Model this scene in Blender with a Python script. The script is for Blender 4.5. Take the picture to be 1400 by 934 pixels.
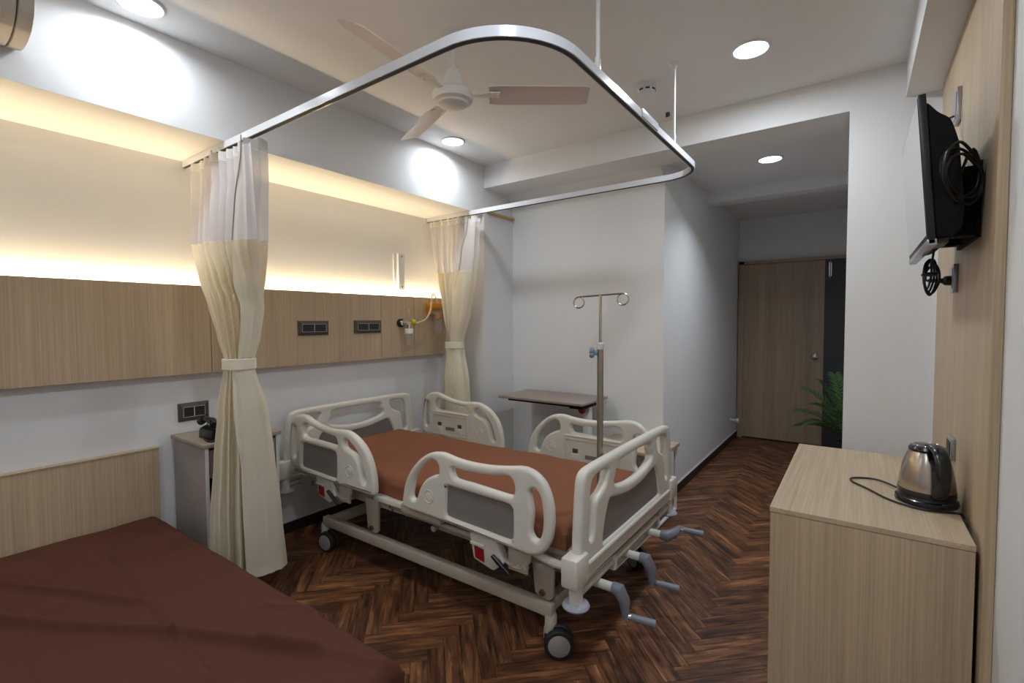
import bpy, bmesh, math, random
from mathutils import Vector, Matrix, noise
from mathutils.geometry import tessellate_polygon

for _o in list(bpy.data.objects):
    bpy.data.objects.remove(_o)
S = bpy.context.scene
COL = S.collection
PI = math.pi

# ---------------------------------------------------------------- camera, world, exposure
cam_d = bpy.data.cameras.new('camera'); cam = bpy.data.objects.new('camera', cam_d); COL.objects.link(cam)
cam_d.sensor_width = 36; cam_d.lens = 659.39 / 1400 * 36; cam_d.clip_start = 0.02; cam_d.clip_end = 60
YAW, PITCH, ROLL = math.radians(35.597), math.radians(-2.338), math.radians(-0.274)
_f = Vector((-math.sin(YAW) * math.cos(PITCH), math.cos(YAW) * math.cos(PITCH), math.sin(PITCH)))
_r0 = Vector((math.cos(YAW), math.sin(YAW), 0)); _u0 = _r0.cross(_f)
_r = _r0 * math.cos(ROLL) + _u0 * math.sin(ROLL); _u = _u0 * math.cos(ROLL) - _r0 * math.sin(ROLL)
cam.matrix_world = Matrix(((_r.x, _u.x, -_f.x, 0), (_r.y, _u.y, -_f.y, 0), (_r.z, _u.z, -_f.z, 1.40), (0, 0, 0, 1)))
S.camera = cam
wd = bpy.data.worlds.new('world'); S.world = wd; wd.use_nodes = True
wd.node_tree.nodes['Background'].inputs[0].default_value = (0, 0, 0, 1)
wd.node_tree.nodes['Background'].inputs[1].default_value = 0
S.view_settings.view_transform = 'Standard'; S.view_settings.look = 'None'
S.view_settings.exposure = 0.05; S.view_settings.gamma = 1.0; S.view_settings.use_curve_mapping = False
DOWN_W = 9.6          # one ceiling downlight
LED_W = 4.6            # the warm strip behind the bed-head panel, per metre
COOL = (0.82, 0.91, 1.0)
WARM = (1.0, 0.80, 0.50)

# ---------------------------------------------------------------- helpers
def srgb(r, g, b):
    f = lambda c: (c / 255 / 12.92) if c / 255 <= .04045 else ((c / 255 + .055) / 1.055) ** 2.4
    return (f(r), f(g), f(b), 1)

def mat(name, col, rough=.5, metal=0., spec=.5, bump=0., bscale=200., emit=None, estr=0., coat=0., trans=0., alpha=1., sheen=0., var=0., vscale=3.):
    m = bpy.data.materials.new(name); m.use_nodes = True
    nt = m.node_tree; b = nt.nodes['Principled BSDF']
    b.inputs['Base Color'].default_value = col; b.inputs['Roughness'].default_value = rough
    b.inputs['Metallic'].default_value = metal; b.inputs['Specular IOR Level'].default_value = spec
    b.inputs['Coat Weight'].default_value = coat; b.inputs['Transmission Weight'].default_value = trans
    b.inputs['Alpha'].default_value = alpha; b.inputs['Sheen Weight'].default_value = sheen
    if emit: b.inputs['Emission Color'].default_value = emit; b.inputs['Emission Strength'].default_value = estr
    tc = None
    if bump or var:
        tc = nt.nodes.new('ShaderNodeTexCoord')
    if bump:
        n = nt.nodes.new('ShaderNodeTexNoise'); n.inputs['Scale'].default_value = bscale; n.inputs['Detail'].default_value = 3
        nt.links.new(tc.outputs['Object'], n.inputs['Vector'])
        bp = nt.nodes.new('ShaderNodeBump'); bp.inputs['Strength'].default_value = bump; bp.inputs['Distance'].default_value = .002
        nt.links.new(n.outputs['Fac'], bp.inputs['Height']); nt.links.new(bp.outputs['Normal'], b.inputs['Normal'])
    if var:
        n = nt.nodes.new('ShaderNodeTexNoise'); n.inputs['Scale'].default_value = vscale; n.inputs['Detail'].default_value = 4
        nt.links.new(tc.outputs['Object'], n.inputs['Vector'])
        mx = nt.nodes.new('ShaderNodeMix'); mx.data_type = 'RGBA'; mx.blend_type = 'MULTIPLY'; mx.inputs[0].default_value = 1
        cr = nt.nodes.new('ShaderNodeMapRange'); cr.inputs[3].default_value = 1 - var; cr.inputs[4].default_value = 1 + var
        nt.links.new(n.outputs['Fac'], cr.inputs[0]); mx.inputs[6].default_value = col
        nt.links.new(cr.outputs[0], mx.inputs[7]); nt.links.new(mx.outputs[2], b.inputs['Base Color'])
    return m

def laminate(name, c1, c2, axis='z', rough=.45, fine=70., lowf=7.):
    """light oak foil: long thin grain streaks along one axis"""
    m = bpy.data.materials.new(name); m.use_nodes = True
    nt = m.node_tree; b = nt.nodes['Principled BSDF']; b.inputs['Roughness'].default_value = rough
    tc = nt.nodes.new('ShaderNodeTexCoord')
    def streak(sc, st, det):
        mp = nt.nodes.new('ShaderNodeMapping')
        v = [sc, sc, sc]; v['xyz'.index(axis)] = st; mp.inputs['Scale'].default_value = v
        nt.links.new(tc.outputs['Object'], mp.inputs['Vector'])
        n = nt.nodes.new('ShaderNodeTexNoise'); n.inputs['Scale'].default_value = 1; n.inputs['Detail'].default_value = det
        n.inputs['Roughness'].default_value = .65; n.inputs['Distortion'].default_value = .25
        nt.links.new(mp.outputs['Vector'], n.inputs['Vector']); return n.outputs['Fac']
    a = streak(fine * 2.2, 1.6, 4); c = streak(lowf, .25, 3)
    mx = nt.nodes.new('ShaderNodeMath'); mx.operation = 'MULTIPLY_ADD'; mx.inputs[1].default_value = .62
    nt.links.new(a, mx.inputs[0])
    m2 = nt.nodes.new('ShaderNodeMath'); m2.operation = 'MULTIPLY'; m2.inputs[1].default_value = .38
    nt.links.new(c, m2.inputs[0]); nt.links.new(m2.outputs[0], mx.inputs[2])
    cr = nt.nodes.new('ShaderNodeValToRGB'); cr.color_ramp.elements[0].position = .36; cr.color_ramp.elements[1].position = .62
    cr.color_ramp.elements[0].color = c1; cr.color_ramp.elements[1].color = c2
    nt.links.new(mx.outputs[0], cr.inputs[0]); nt.links.new(cr.outputs[0], b.inputs['Base Color'])
    bp = nt.nodes.new('ShaderNodeBump'); bp.inputs['Strength'].default_value = .12; bp.inputs['Distance'].default_value = .001
    nt.links.new(a, bp.inputs['Height']); nt.links.new(bp.outputs['Normal'], b.inputs['Normal'])
    return m

def plank_mat():
    m = bpy.data.materials.new('herringbone_wood'); m.use_nodes = True
    nt = m.node_tree; b = nt.nodes['Principled BSDF']; L = nt.links
    oi = nt.nodes.new('ShaderNodeObjectInfo'); ge = nt.nodes.new('ShaderNodeNewGeometry')
    ad = nt.nodes.new('ShaderNodeMath'); ad.operation = 'ADD'
    L.new(oi.outputs['Random'], ad.inputs[0]); L.new(ge.outputs['Random Per Island'], ad.inputs[1])
    fr = nt.nodes.new('ShaderNodeMath'); fr.operation = 'FRACT'; L.new(ad.outputs[0], fr.inputs[0])
    uv = nt.nodes.new('ShaderNodeUVMap'); uv.uv_map = 'UVMap'
    mu = nt.nodes.new('ShaderNodeMath'); mu.operation = 'MULTIPLY'; mu.inputs[1].default_value = 57.; L.new(fr.outputs[0], mu.inputs[0])
    def nz(sx, sy, det, dist):
        mp = nt.nodes.new('ShaderNodeMapping'); mp.inputs['Scale'].default_value = (sx, sy, 1); L.new(uv.outputs[0], mp.inputs[0])
        n = nt.nodes.new('ShaderNodeTexNoise'); n.noise_dimensions = '4D'; n.inputs['Scale'].default_value = 1
        n.inputs['Detail'].default_value = det; n.inputs['Distortion'].default_value = dist; n.inputs['Roughness'].default_value = .6
        L.new(mp.outputs[0], n.inputs['Vector']); L.new(mu.outputs[0], n.inputs['W']); return n.outputs['Fac']
    g = nz(4, 130, 5, .8); k = nz(3.2, 24, 4, 1.5)
    mx = nt.nodes.new('ShaderNodeMath'); mx.operation = 'MULTIPLY_ADD'; mx.inputs[1].default_value = .34; L.new(g, mx.inputs[0])
    m2 = nt.nodes.new('ShaderNodeMath'); m2.operation = 'MULTIPLY'; m2.inputs[1].default_value = .66; L.new(k, m2.inputs[0]); L.new(m2.outputs[0], mx.inputs[2])
    cr = nt.nodes.new('ShaderNodeValToRGB'); e = cr.color_ramp.elements
    e[0].position = .36; e[0].color = srgb(48, 29, 20); e[1].position = .66; e[1].color = srgb(174, 122, 80)
    x = e.new(.455); x.color = srgb(90, 57, 39); x = e.new(.54); x.color = srgb(122, 79, 52)
    L.new(mx.outputs[0], cr.inputs[0])
    tone = nt.nodes.new('ShaderNodeMapRange'); tone.inputs[3].default_value = .68; tone.inputs[4].default_value = 1.32; L.new(fr.outputs[0], tone.inputs[0])
    mm = nt.nodes.new('ShaderNodeMix'); mm.data_type = 'RGBA'; mm.blend_type = 'MULTIPLY'; mm.inputs[0].default_value = 1
    L.new(cr.outputs[0], mm.inputs[6]); L.new(tone.outputs[0], mm.inputs[7]); L.new(mm.outputs[2], b.inputs['Base Color'])
    b.inputs['Roughness'].default_value = .42; b.inputs['Specular IOR Level'].default_value = .4
    bp = nt.nodes.new('ShaderNodeBump'); bp.inputs['Strength'].default_value = .12; bp.inputs['Distance'].default_value = .001
    L.new(g, bp.inputs['Height']); L.new(bp.outputs['Normal'], b.inputs['Normal'])
    return m

def net_mat(name, col, alpha):
    m = mat(name, col, .9, alpha=alpha); b = m.node_tree.nodes['Principled BSDF']
    b.inputs['Subsurface Weight'].default_value = 0
    return m

def cloth_mat(name, col, trans=.25, bump=.25, bscale=900):
    m = mat(name, col, .85, bump=bump, bscale=bscale, spec=.25); nt = m.node_tree
    b = nt.nodes['Principled BSDF']; out = [n for n in nt.nodes if n.type == 'OUTPUT_MATERIAL'][0]
    t = nt.nodes.new('ShaderNodeBsdfTranslucent'); t.inputs['Color'].default_value = col
    mx = nt.nodes.new('ShaderNodeMixShader'); mx.inputs[0].default_value = trans
    nt.links.new(b.outputs[0], mx.inputs[1]); nt.links.new(t.outputs[0], mx.inputs[2]); nt.links.new(mx.outputs[0], out.inputs['Surface'])
    return m

M = dict(
    wall=mat('wall_paint', (.83, .825, .82, 1), .75, bump=.05, bscale=300, spec=.3),
    ceil=mat('ceiling_paint', (.86, .85, .835, 1), .85, spec=.2),
    oak=laminate('oak_laminate', srgb(176, 154, 127), srgb(206, 184, 154)),
    oakx=laminate('oak_laminate_top', srgb(176, 154, 127), srgb(206, 184, 154), axis='x'),
    oaky=laminate('oak_laminate_counter', srgb(176, 154, 127), srgb(206, 184, 154), axis='y'),
    oakdoor=laminate('door_laminate', srgb(148, 126, 106), srgb(184, 160, 136)),
    floorbase=mat('floor_bed', srgb(24, 15, 11), .8),
    plank=plank_mat(),
    skirt=mat('skirting', srgb(48, 31, 24), .5), skirtcap=mat('skirting_bead', srgb(205, 203, 200), .5),
    darkpanel=mat('dark_grey_laminate', srgb(62, 63, 66), .5),
    white=mat('white_enamel', srgb(226, 226, 226), .3), fanwhite=mat('fan_enamel', srgb(236, 232, 226), .4),
    blade=mat('fan_blade_enamel', srgb(222, 208, 200), .4), track=mat('track_enamel', srgb(222, 224, 228), .22, coat=.5), slot=mat('track_slot', srgb(40, 38, 38), .6),
    plastic=mat('cream_plastic', srgb(226, 222, 211), .38, coat=.15), plastic2=mat('ivory_plastic', srgb(214, 206, 190), .45),
    grey=mat('grey_inset', srgb(132, 125, 121), .5), steelpaint=mat('cream_steel', srgb(190, 180, 166), .4),
    bumper=mat('blue_grey_plastic', srgb(170, 174, 188), .3, coat=.2), crank=mat('crank_grey', srgb(132, 136, 147), .35),
    rubber=mat('black_rubber', srgb(34, 34, 36), .65), wheelgrey=mat('wheel_cap', srgb(160, 156, 152), .5),
    red=mat('red_label', srgb(150, 22, 26), .4), black=mat('black_plastic', srgb(20, 20, 22), .4),
    blackgloss=mat('screen_glass', srgb(14, 14, 16), .12, spec=1.0, coat=1.0), blackmatt=mat('black_matt', srgb(14, 14, 15), .75, spec=.25),
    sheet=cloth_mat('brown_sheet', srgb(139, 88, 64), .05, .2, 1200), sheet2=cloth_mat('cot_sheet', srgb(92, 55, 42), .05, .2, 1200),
    curtain=cloth_mat('cream_curtain', srgb(248, 240, 219), .3), band=cloth_mat('cream_band', srgb(248, 242, 224), .2),
    tape=net_mat('white_tape', srgb(240, 238, 232), .85),
    net=net_mat('white_net', srgb(242, 238, 240), .55), cord=mat('curtain_edge', srgb(150, 145, 125), .8),
    steel=mat('stainless', srgb(190, 180, 168), .24, metal=1), brush=mat('brushed_steel', srgb(168, 160, 148), .32, metal=1), chrome=mat('chrome', srgb(215, 215, 218), .12, metal=1),
    blue=mat('blue_knob', srgb(130, 150, 172), .4), greylam=laminate('grey_laminate', srgb(142, 130, 122), srgb(172, 158, 148), axis='x'),
    cablam=mat('cabinet_grey', srgb(158, 150, 146), .5, var=.05, vscale=6), cabtop=laminate('cabinet_top', srgb(150, 136, 124), srgb(176, 160, 146), axis='y'), dark=mat('dark_inside', srgb(18, 16, 15), .8),
    drawer=mat('drawer_grey', srgb(128, 120, 115), .5),
    plate=mat('switch_frame', srgb(78, 73, 70), .4), plateface=mat('switch_face', srgb(40, 38, 37), .5), plateline=mat('switch_line', srgb(196, 190, 182), .4),
    silver=mat('silver_plate', srgb(176, 176, 180), .3, metal=.6), orange=mat('orange_plastic', srgb(226, 146, 30), .4), yellow=mat('yellow_cap', srgb(210, 180, 40), .4),
    clear=mat('clear_plastic', (.9, .9, .88, 1), .1, trans=.85, alpha=.55), brass=mat('yellow_wood', srgb(208, 172, 96), .5),
    leaf=mat('palm_leaf', srgb(92, 132, 70), .5, var=.3, vscale=12), stem=mat('palm_stem', srgb(70, 96, 46), .6), pot=mat('plant_pot', srgb(64, 62, 60), .6), soil=mat('soil', srgb(40, 30, 24), .9),
    lamp=mat('lamp_diffuser', (.9, .9, .9, 1), .5, emit=(.93, .96, 1, 1), estr=9.), led=mat('led_strip', (.9, .8, .6, 1), .5, emit=(1, .8, .5, 1), estr=14.),
    ac=mat('ac_shell', srgb(214, 206, 196), .4), kettlewin=mat('kettle_black', srgb(22, 22, 26), .25, coat=.4), tube=mat('milky_tube', srgb(226, 210, 176), .4, alpha=.8),
)

def bm_box(bm, x0, x1, y0, y1, z0, z1, bev=0., seg=2):
    r = bmesh.ops.create_cube(bm, size=1); vs = r['verts']
    for v in vs:
        v.co = Vector(((x0 + x1) / 2 + v.co.x * (x1 - x0), (y0 + y1) / 2 + v.co.y * (y1 - y0), (z0 + z1) / 2 + v.co.z * (z1 - z0)))
    if bev > 0:
        es = list({e for v in vs for e in v.link_edges})
        bmesh.ops.bevel(bm, geom=es, offset=bev, segments=seg, affect='EDGES', profile=.5)
def box(*a, **k):
    bm = bmesh.new(); bm_box(bm, *a, **k); return bm
def frame_axes(t, up=Vector((0, 0, 1))):
    t = t.normalized()
    if abs(t.dot(up)) > .95: up = Vector((1, 0, 0))
    a = t.cross(up).normalized(); return a, a.cross(t).normalized()
def bm_tube(bm, pts, r, n=10, closed=False, caps=True, up=Vector((0, 0, 1)), prof=None):
    """sweep a circle (or a 2-D profile) along points; r may be a list"""
    pts = [Vector(p) for p in pts]; m = len(pts); rings = []
    a = None
    for i, p in enumerate(pts):
        if closed: t = pts[(i + 1) % m] - pts[i - 1]
        else: t = pts[min(i + 1, m - 1)] - pts[max(i - 1, 0)]
        t.normalize()
        if prof is not None or a is None: a, b = frame_axes(t, up)
        else:
            a = (a - t * a.dot(t)).normalized(); b = a.cross(t)
        rr = r[i] if isinstance(r, (list, tuple)) else r
        if prof is None:
            rings.append([bm.verts.new(p + (a * math.cos(2 * PI * k / n) + b * math.sin(2 * PI * k / n)) * rr) for k in range(n)])
        else:
            rings.append([bm.verts.new(p + a * q[0] + b * q[1]) for q in prof])
    k = len(rings[0])
    for i in range(m if closed else m - 1):
        A, B = rings[i], rings[(i + 1) % m]
        for j in range(k):
            bm.faces.new((A[j], A[(j + 1) % k], B[(j + 1) % k], B[j]))
    if caps and not closed:
        bm.faces.new(rings[0][::-1]); bm.faces.new(rings[-1])
def tube(*a, **k):
    bm = bmesh.new(); bm_tube(bm, *a, **k); return bm
def smooth_path(pts, sub=6, closed=False):
    P = [Vector(p) for p in pts]; n = len(P); out = []
    for i in range(n if closed else n - 1):
        if closed: p0, p1, p2, p3 = P[i - 1], P[i], P[(i + 1) % n], P[(i + 2) % n]
        else: p0, p1, p2, p3 = P[max(i - 1, 0)], P[i], P[i + 1], P[min(i + 2, n - 1)]
        for s in range(sub):
            t = s / sub
            out.append(.5 * ((2 * p1) + (p2 - p0) * t + (2 * p0 - 5 * p1 + 4 * p2 - p3) * t * t + (3 * p1 - p0 - 3 * p2 + p3) * t ** 3))
    if not closed: out.append(P[-1])
    return out
def bm_lathe(bm, prof, n=24, o=(0, 0, 0), axis='z'):
    rings = []
    for r, h in prof:
        ring = []
        for k in range(n):
            c, s = math.cos(2 * PI * k / n) * r, math.sin(2 * PI * k / n) * r
            v = {'z': (c, s, h), 'y': (c, h, -s), 'x': (h, c, s)}[axis]
            ring.append(bm.verts.new((v[0] + o[0], v[1] + o[1], v[2] + o[2])))
        rings.append(ring)
    for A, B in zip(rings, rings[1:]):
        for j in range(n): bm.faces.new((A[j], A[(j + 1) % n], B[(j + 1) % n], B[j]))
    bm.faces.new(rings[0][::-1]); bm.faces.new(rings[-1])
def lathe(*a, **k):
    bm = bmesh.new(); bm_lathe(bm, *a, **k); return bm
def prism(poly, axis, a, b, bev=0.):
    """extrude a 2-D polygon; axis is the extrusion axis"""
    bm = bmesh.new()
    def P(p, h): return {'x': (h, p[0], p[1]), 'y': (p[0], h, p[1]), 'z': (p[0], p[1], h)}[axis]
    A = [bm.verts.new(P(p, a)) for p in poly]; B = [bm.verts.new(P(p, b)) for p in poly]; n = len(poly)
    bm.faces.new(A); bm.faces.new(B[::-1])
    for i in range(n): bm.faces.new((A[i], B[i], B[(i + 1) % n], A[(i + 1) % n]))
    bmesh.ops.recalc_face_normals(bm, faces=bm.faces)
    if bev: bmesh.ops.bevel(bm, geom=list(bm.edges), offset=bev, segments=2, affect='EDGES', profile=.5)
    return bm

def panel2d(outline, holes, plane, pos, half, bev, res=4, sub=4):
    """a moulded panel: smooth outline with openings, rounded edges. plane 'y' = outline in (x,z) standing at y=pos; 'x' = outline in (y,z)"""
    loops = [[Vector((p.x, p.y)) for p in smooth_path([(q[0], q[1], 0) for q in pl], sub, True)] for pl in [outline] + list(holes)]
    bm = bmesh.new(); P3 = lambda p, d: (p.x, pos + d, p.y) if plane == 'y' else (pos + d, p.x, p.y)
    prof = [(bev * (1 - math.sin(a)), half - bev + bev * math.cos(a)) for a in [i * PI / 2 / res for i in range(res + 1)]]
    prof = prof + [(a, -b) for a, b in prof[::-1]]
    front, back, flat = [], [], []
    for k, lp in enumerate(loops):
        n = len(lp); ar = sum(lp[i - 1].x * lp[i].y - lp[i].x * lp[i - 1].y for i in range(n))
        sgn = (1 if ar > 0 else -1) * (1 if k == 0 else -1); nr = []
        for i in range(n):
            t = (lp[(i + 1) % n] - lp[i - 1]).normalized(); nr.append(Vector((-t.y, t.x)) * sgn)
        R = [[bm.verts.new(P3(lp[i] + nr[i] * ins, d)) for i in range(n)] for ins, d in prof]
        for A, B in zip(R, R[1:]):
            for i in range(n): bm.faces.new((A[i], A[(i + 1) % n], B[(i + 1) % n], B[i]))
        front += R[0]; back += R[-1]; flat.append([Vector((lp[i].x + nr[i].x * bev, lp[i].y + nr[i].y * bev, 0)) for i in range(n)])
    for a, b, c in tessellate_polygon(flat):
        for ring in (front, back):
            try: bm.faces.new((ring[a], ring[b], ring[c]))
            except ValueError: pass
    return bm

def rounded(poly, r=.25):
    """cut the corners of a polygon so that smoothing keeps it tight"""
    out = []; n = len(poly)
    for i in range(n):
        p, q, s = Vector(poly[i - 1] + (0,)), Vector(poly[i] + (0,)), Vector(poly[(i + 1) % n] + (0,))
        d1 = min(r, (p - q).length * .4); d2 = min(r, (s - q).length * .4)
        a = q + (p - q).normalized() * d1; b = q + (s - q).normalized() * d2; m = (a + b) / 2 * .35 + q * .65
        out += [(a.x, a.y), (m.x, m.y), (b.x, b.y)]
    return out

def root_of(o):
    while o.parent: o = o.parent
    return o
def finish(name, bm, m, smooth=True, ang=35):
    bmesh.ops.recalc_face_normals(bm, faces=bm.faces)
    me = bpy.data.meshes.new(name); bm.to_mesh(me); bm.free()
    for x in (m if isinstance(m, (list, tuple)) else [m]): me.materials.append(x)
    if smooth:
        for p in me.polygons: p.use_smooth = True
        try: me.set_sharp_from_angle(angle=math.radians(ang))
        except Exception: pass
    return me
def obj(name, bm, m, parent=None, label=None, smooth=True, ang=35, kind=None):
    """vertices are given in room coordinates; a part takes its thing's origin"""
    if parent is not None:
        o0 = root_of(parent).location
        for v in bm.verts: v.co -= o0
    me = finish(name, bm, m, smooth, ang)
    o = bpy.data.objects.new(name, me); COL.objects.link(o)
    if parent is not None: o.parent = parent
    if label: o['label'] = label
    if kind: o['kind'] = kind
    return o
def solo(name, bm, m, loc, label, cat, group=None, **k):
    """a thing that is one mesh"""
    loc = Vector(loc)
    for v in bm.verts: v.co -= loc
    o = bpy.data.objects.new(name, finish(name, bm, m, **k)); COL.objects.link(o); o.location = loc
    o['label'] = label; o['category'] = cat
    if group: o['group'] = group
    return o
def thing(name, loc, label, cat, group=None):
    o = bpy.data.objects.new(name, None); COL.objects.link(o); o.location = loc; o.empty_display_size = .1
    o['label'] = label; o['category'] = cat
    if group: o['group'] = group
    return o
def struct(name, bm, m, label, parent=None):
    o = obj(name, bm, m, parent, label, smooth=False)
    if parent is None: o['kind'] = 'structure'
    return o
def area(name, parent, loc, rot, sx, sy, power, col, spread=180, shape='RECTANGLE'):
    d = bpy.data.lights.new(name, 'AREA'); d.shape = shape; d.size = sx; d.size_y = sy; d.energy = power; d.color = col[:3]
    d.spread = math.radians(spread)
    o = bpy.data.objects.new(name, d); COL.objects.link(o); o.parent = parent
    o.location = Vector(loc) - root_of(parent).location; o.rotation_euler = rot
    return o

# ---------------------------------------------------------------- room shell
XL, XR, YN, ZC, ZK = -3.07, .325, -2.3, 2.70, 2.60
XB = -2.56; YF = 3.184; YB = 3.588; XC = -1.175; YD = 6.36; ZS = 2.30
struct('wall_left', box(XL - .1, XL, YN - .1, YB, 0, ZC + .1), M['wall'], 'white painted wall behind both bed heads')
struct('wall_right', box(XR, XR + .1, YN - .1, YD + .1, 0, ZC + .1), M['wall'], 'white painted wall on the television side')
struct('wall_front', box(XL, XR, YN - .1, YN, 0, ZC + .1), M['wall'], 'white wall closing the room behind the camera')
struct('wall_back', box(XL - .1, XC, YB, YB + .12, 0, ZC + .1), M['wall'], 'white wall beyond the bed with the overbed table')
struct('wall_corridor', box(XC - .12, XC, YB + .12, YD, 0, ZC), M['wall'], 'white wall along the left of the entrance corridor')
struct('wall_entrance', box(XC - .1, XR + .1, YD, YD + .1, 0, ZC), M['wall'], 'white wall around the entrance door')
struct('wall_pier', box(-.055, XR, YF, YF + .30, 0, 2.515), M['wall'], 'white pier to the right of the corridor opening')
struct('wall_column', box(XL, XB + .005, 3.175, YB, 0, ZS), M['wall'], 'white column closing the lit bed-head alcove')
struct('ceiling', box(XL, XR, YN, YB + .1, ZC, ZC + .1), M['ceil'], 'beige-white flat ceiling of the ward')
struct('ceiling.001', box(XC - .1, XR, YF + .3, YD, ZK, ZK + .09), M['ceil'], 'lower flat ceiling of the entrance corridor')
struct('trim_1', box(XL, XB, YN, YB, ZS, ZC), M['wall'], 'long white bulkhead above the bed-head alcove')
bb = box(XB, XR, YF, 3.49, 2.515, ZC)
struct('trim_2', bb, M['wall'], 'white ceiling beam crossing before the corridor')
struct('trim_3', prism([(3.49, 2.515), (YB, 2.44), (YB, 2.68), (3.49, 2.68)], 'x', XB, XC), M['wall'], 'sloping haunch between the ceiling beam and the back wall')
struct('trim_4', box(XC, XR, 4.79, 4.95, 2.50, ZK), M['wall'], 'small white beam across the corridor ceiling')
struct('trim_5', box(.178, XR, YN, YF, 2.525, ZC), M['wall'], 'white bulkhead along the top of the television wall')
# skirting
def skirting(name, x0, x1, y0, y1, label, cap):
    o = struct(name, box(x0, x1, y0, y1, 0, .07), M['skirt'], label)
    obj('bead', box(*cap, .07, .076), M['skirtcap'], o, 'thin pale bead on top of the skirting', smooth=False)
skirting('baseboard_left', XL, XL + .012, YN, 3.17, 'dark brown skirting under the bed-head wall', (XL, XL + .011, YN, 3.17))
skirting('baseboard_back', XB + .02, XC, YB - .012, YB, 'dark brown skirting under the back wall', (XB + .02, XC, YB - .011, YB))
skirting('baseboard_corridor', XC, XC + .012, YB, YD, 'dark brown skirting along the corridor', (XC, XC + .011, YB, YD))

# floor: herringbone planks at 45 degrees, 0.42 x 0.07
fl = struct('floor', box(XL - .1, XR + .1, YN - .1, YD + .1, -.08, -.004), M['floorbase'], 'dark brown herringbone plank floor')
PL, PW = .42, .07
def plank_bm(bm, cx, cy, ang, l=PL, w=PW, uvl=None):
    g = .0003; e = .0009; h = [(l / 2 - g, w / 2 - g, -.004), (l / 2 - g - .0004, w / 2 - g - .0004, -.0012), (l / 2 - g - e, w / 2 - g - e, 0)]
    ca, sa = math.cos(ang), math.sin(ang); R = []
    for a, b, z in h:
        R.append([bm.verts.new((cx + ca * x - sa * y, cy + sa * x + ca * y, z)) for x, y in ((-a, -b), (a, -b), (a, b), (-a, b))])
    fs = [bm.faces.new(R[2])]
    for A, B in ((R[0], R[1]), (R[1], R[2])):
        for i in range(4): fs.append(bm.faces.new((A[i], A[(i + 1) % 4], B[(i + 1) % 4], B[i])))
    uv = bm.loops.layers.uv.get('UVMap') or bm.loops.layers.uv.new('UVMap')
    for f in fs:
        for lp in f.loops:
            dx, dy = lp.vert.co.x - cx, lp.vert.co.y - cy
            lp[uv].uv = (ca * dx + sa * dy + .5, -sa * dx + ca * dy + .5)
bm = bmesh.new(); plank_bm(bm, 0, 0, 0); plank_me = finish('plank', bm, M['plank'], smooth=False)
U0, W0 = -.314 - .42, 2.605 - .07       # one plank end seen near the bed fixes the phase
planks = []
uu = Vector((1, 1)) / math.sqrt(2); ww = Vector((-1, 1)) / math.sqrt(2)
for k in range(-60, 90):
    for j in range(-8, 9):
        a, b = U0 + k * PW + j * 2 * PL, W0 + k * PW
        for (cu, cw, ang) in ((a + PL / 2, b + PW / 2, PI / 4), (a + PL + PW / 2, b + PW - PL / 2, 3 * PI / 4)):
            c = uu * cu + ww * cw
            if XL - .1 < c.x < XR + .1 and YN < c.y < YD + .1 and not (c.x < XC - .2 and c.y > YB + .2): planks.append((c.x, c.y, ang))
def seen(p):
    x, y, _ = p; d = Vector((x, y, -1.4)); z = d.dot(_f)
    if z < .3: return 0
    u, v = 700 + 659.4 * d.dot(_r) / z, 467 - 659.4 * d.dot(_u) / z
    if not (-30 < u < 1430 and 560 < v < 960): return 0
    if x > -.26 and y < 2.95: return 0
    if x > -.05 and y > 2.9: return 0
    if x < -1.0 and y < .8: return 0
    if x > -.35 and .5 < y and u > 1049: return 0
    if x < XL or y > YD: return 0
    return 1 / z
planks.sort(key=lambda p: (-seen(p), p[0]))
n_ind = min(295, sum(1 for p in planks if seen(p) > 0))
for (x, y, a) in planks[:n_ind]:
    o = bpy.data.objects.new('plank', plank_me); COL.objects.link(o); o.parent = fl; o.location = (x, y, 0); o.rotation_euler = (0, 0, a)
bm = bmesh.new()
for (x, y, a) in planks[n_ind:]: plank_bm(bm, x, y, a)
obj('planks', bm, M['plank'], fl, smooth=False, kind='stuff')

# entrance door
d = struct('door_1', box(-1.105, -.298, YD - .055, YD - .012, .012, 2.06), M['oakdoor'], 'flush brown laminate entrance door at the corridor end')
obj('door_frame', (lambda b: (bm_box(b, -1.16, -1.105, YD - .07, YD, 0, 2.10), bm_box(b, -1.16, -.10, YD - .07, YD, 2.064, 2.10), b)[2])(bmesh.new()), M['oakdoor'], d, 'slim door frame')
obj('door_knob', lathe([(.028, YD - .055), (.030, YD - .062), (.012, YD - .068), (.012, YD - .09), (.026, YD - .10), (.029, YD - .115), (.02, YD - .125), (.004, YD - .127)], 20, (-.375, 0, 1.0), 'y'), M['steel'], d, 'round steel door knob')
for z in (.3, 1.05, 1.8): obj('hinge', tube([(-1.106, YD - .062, z - .045), (-1.106, YD - .062, z + .045)], .007, 8), M['steel'], d)
d2 = struct('door_2', box(-.298, -.02, YD - .05, YD - .012, .0, 2.062), M['darkpanel'], 'dark grey side panel beside the entrance door')
obj('tower_bolt', (lambda b: (bm_box(b, -.262, -.238, YD - .058, YD - .05, 1.88, 2.03), bm_tube(b, [(-.25, YD - .066, 1.86), (-.25, YD - .066, 2.05)], .006, 8), b)[2])(bmesh.new()), M['steel'], d2, 'steel tower bolt')

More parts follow.
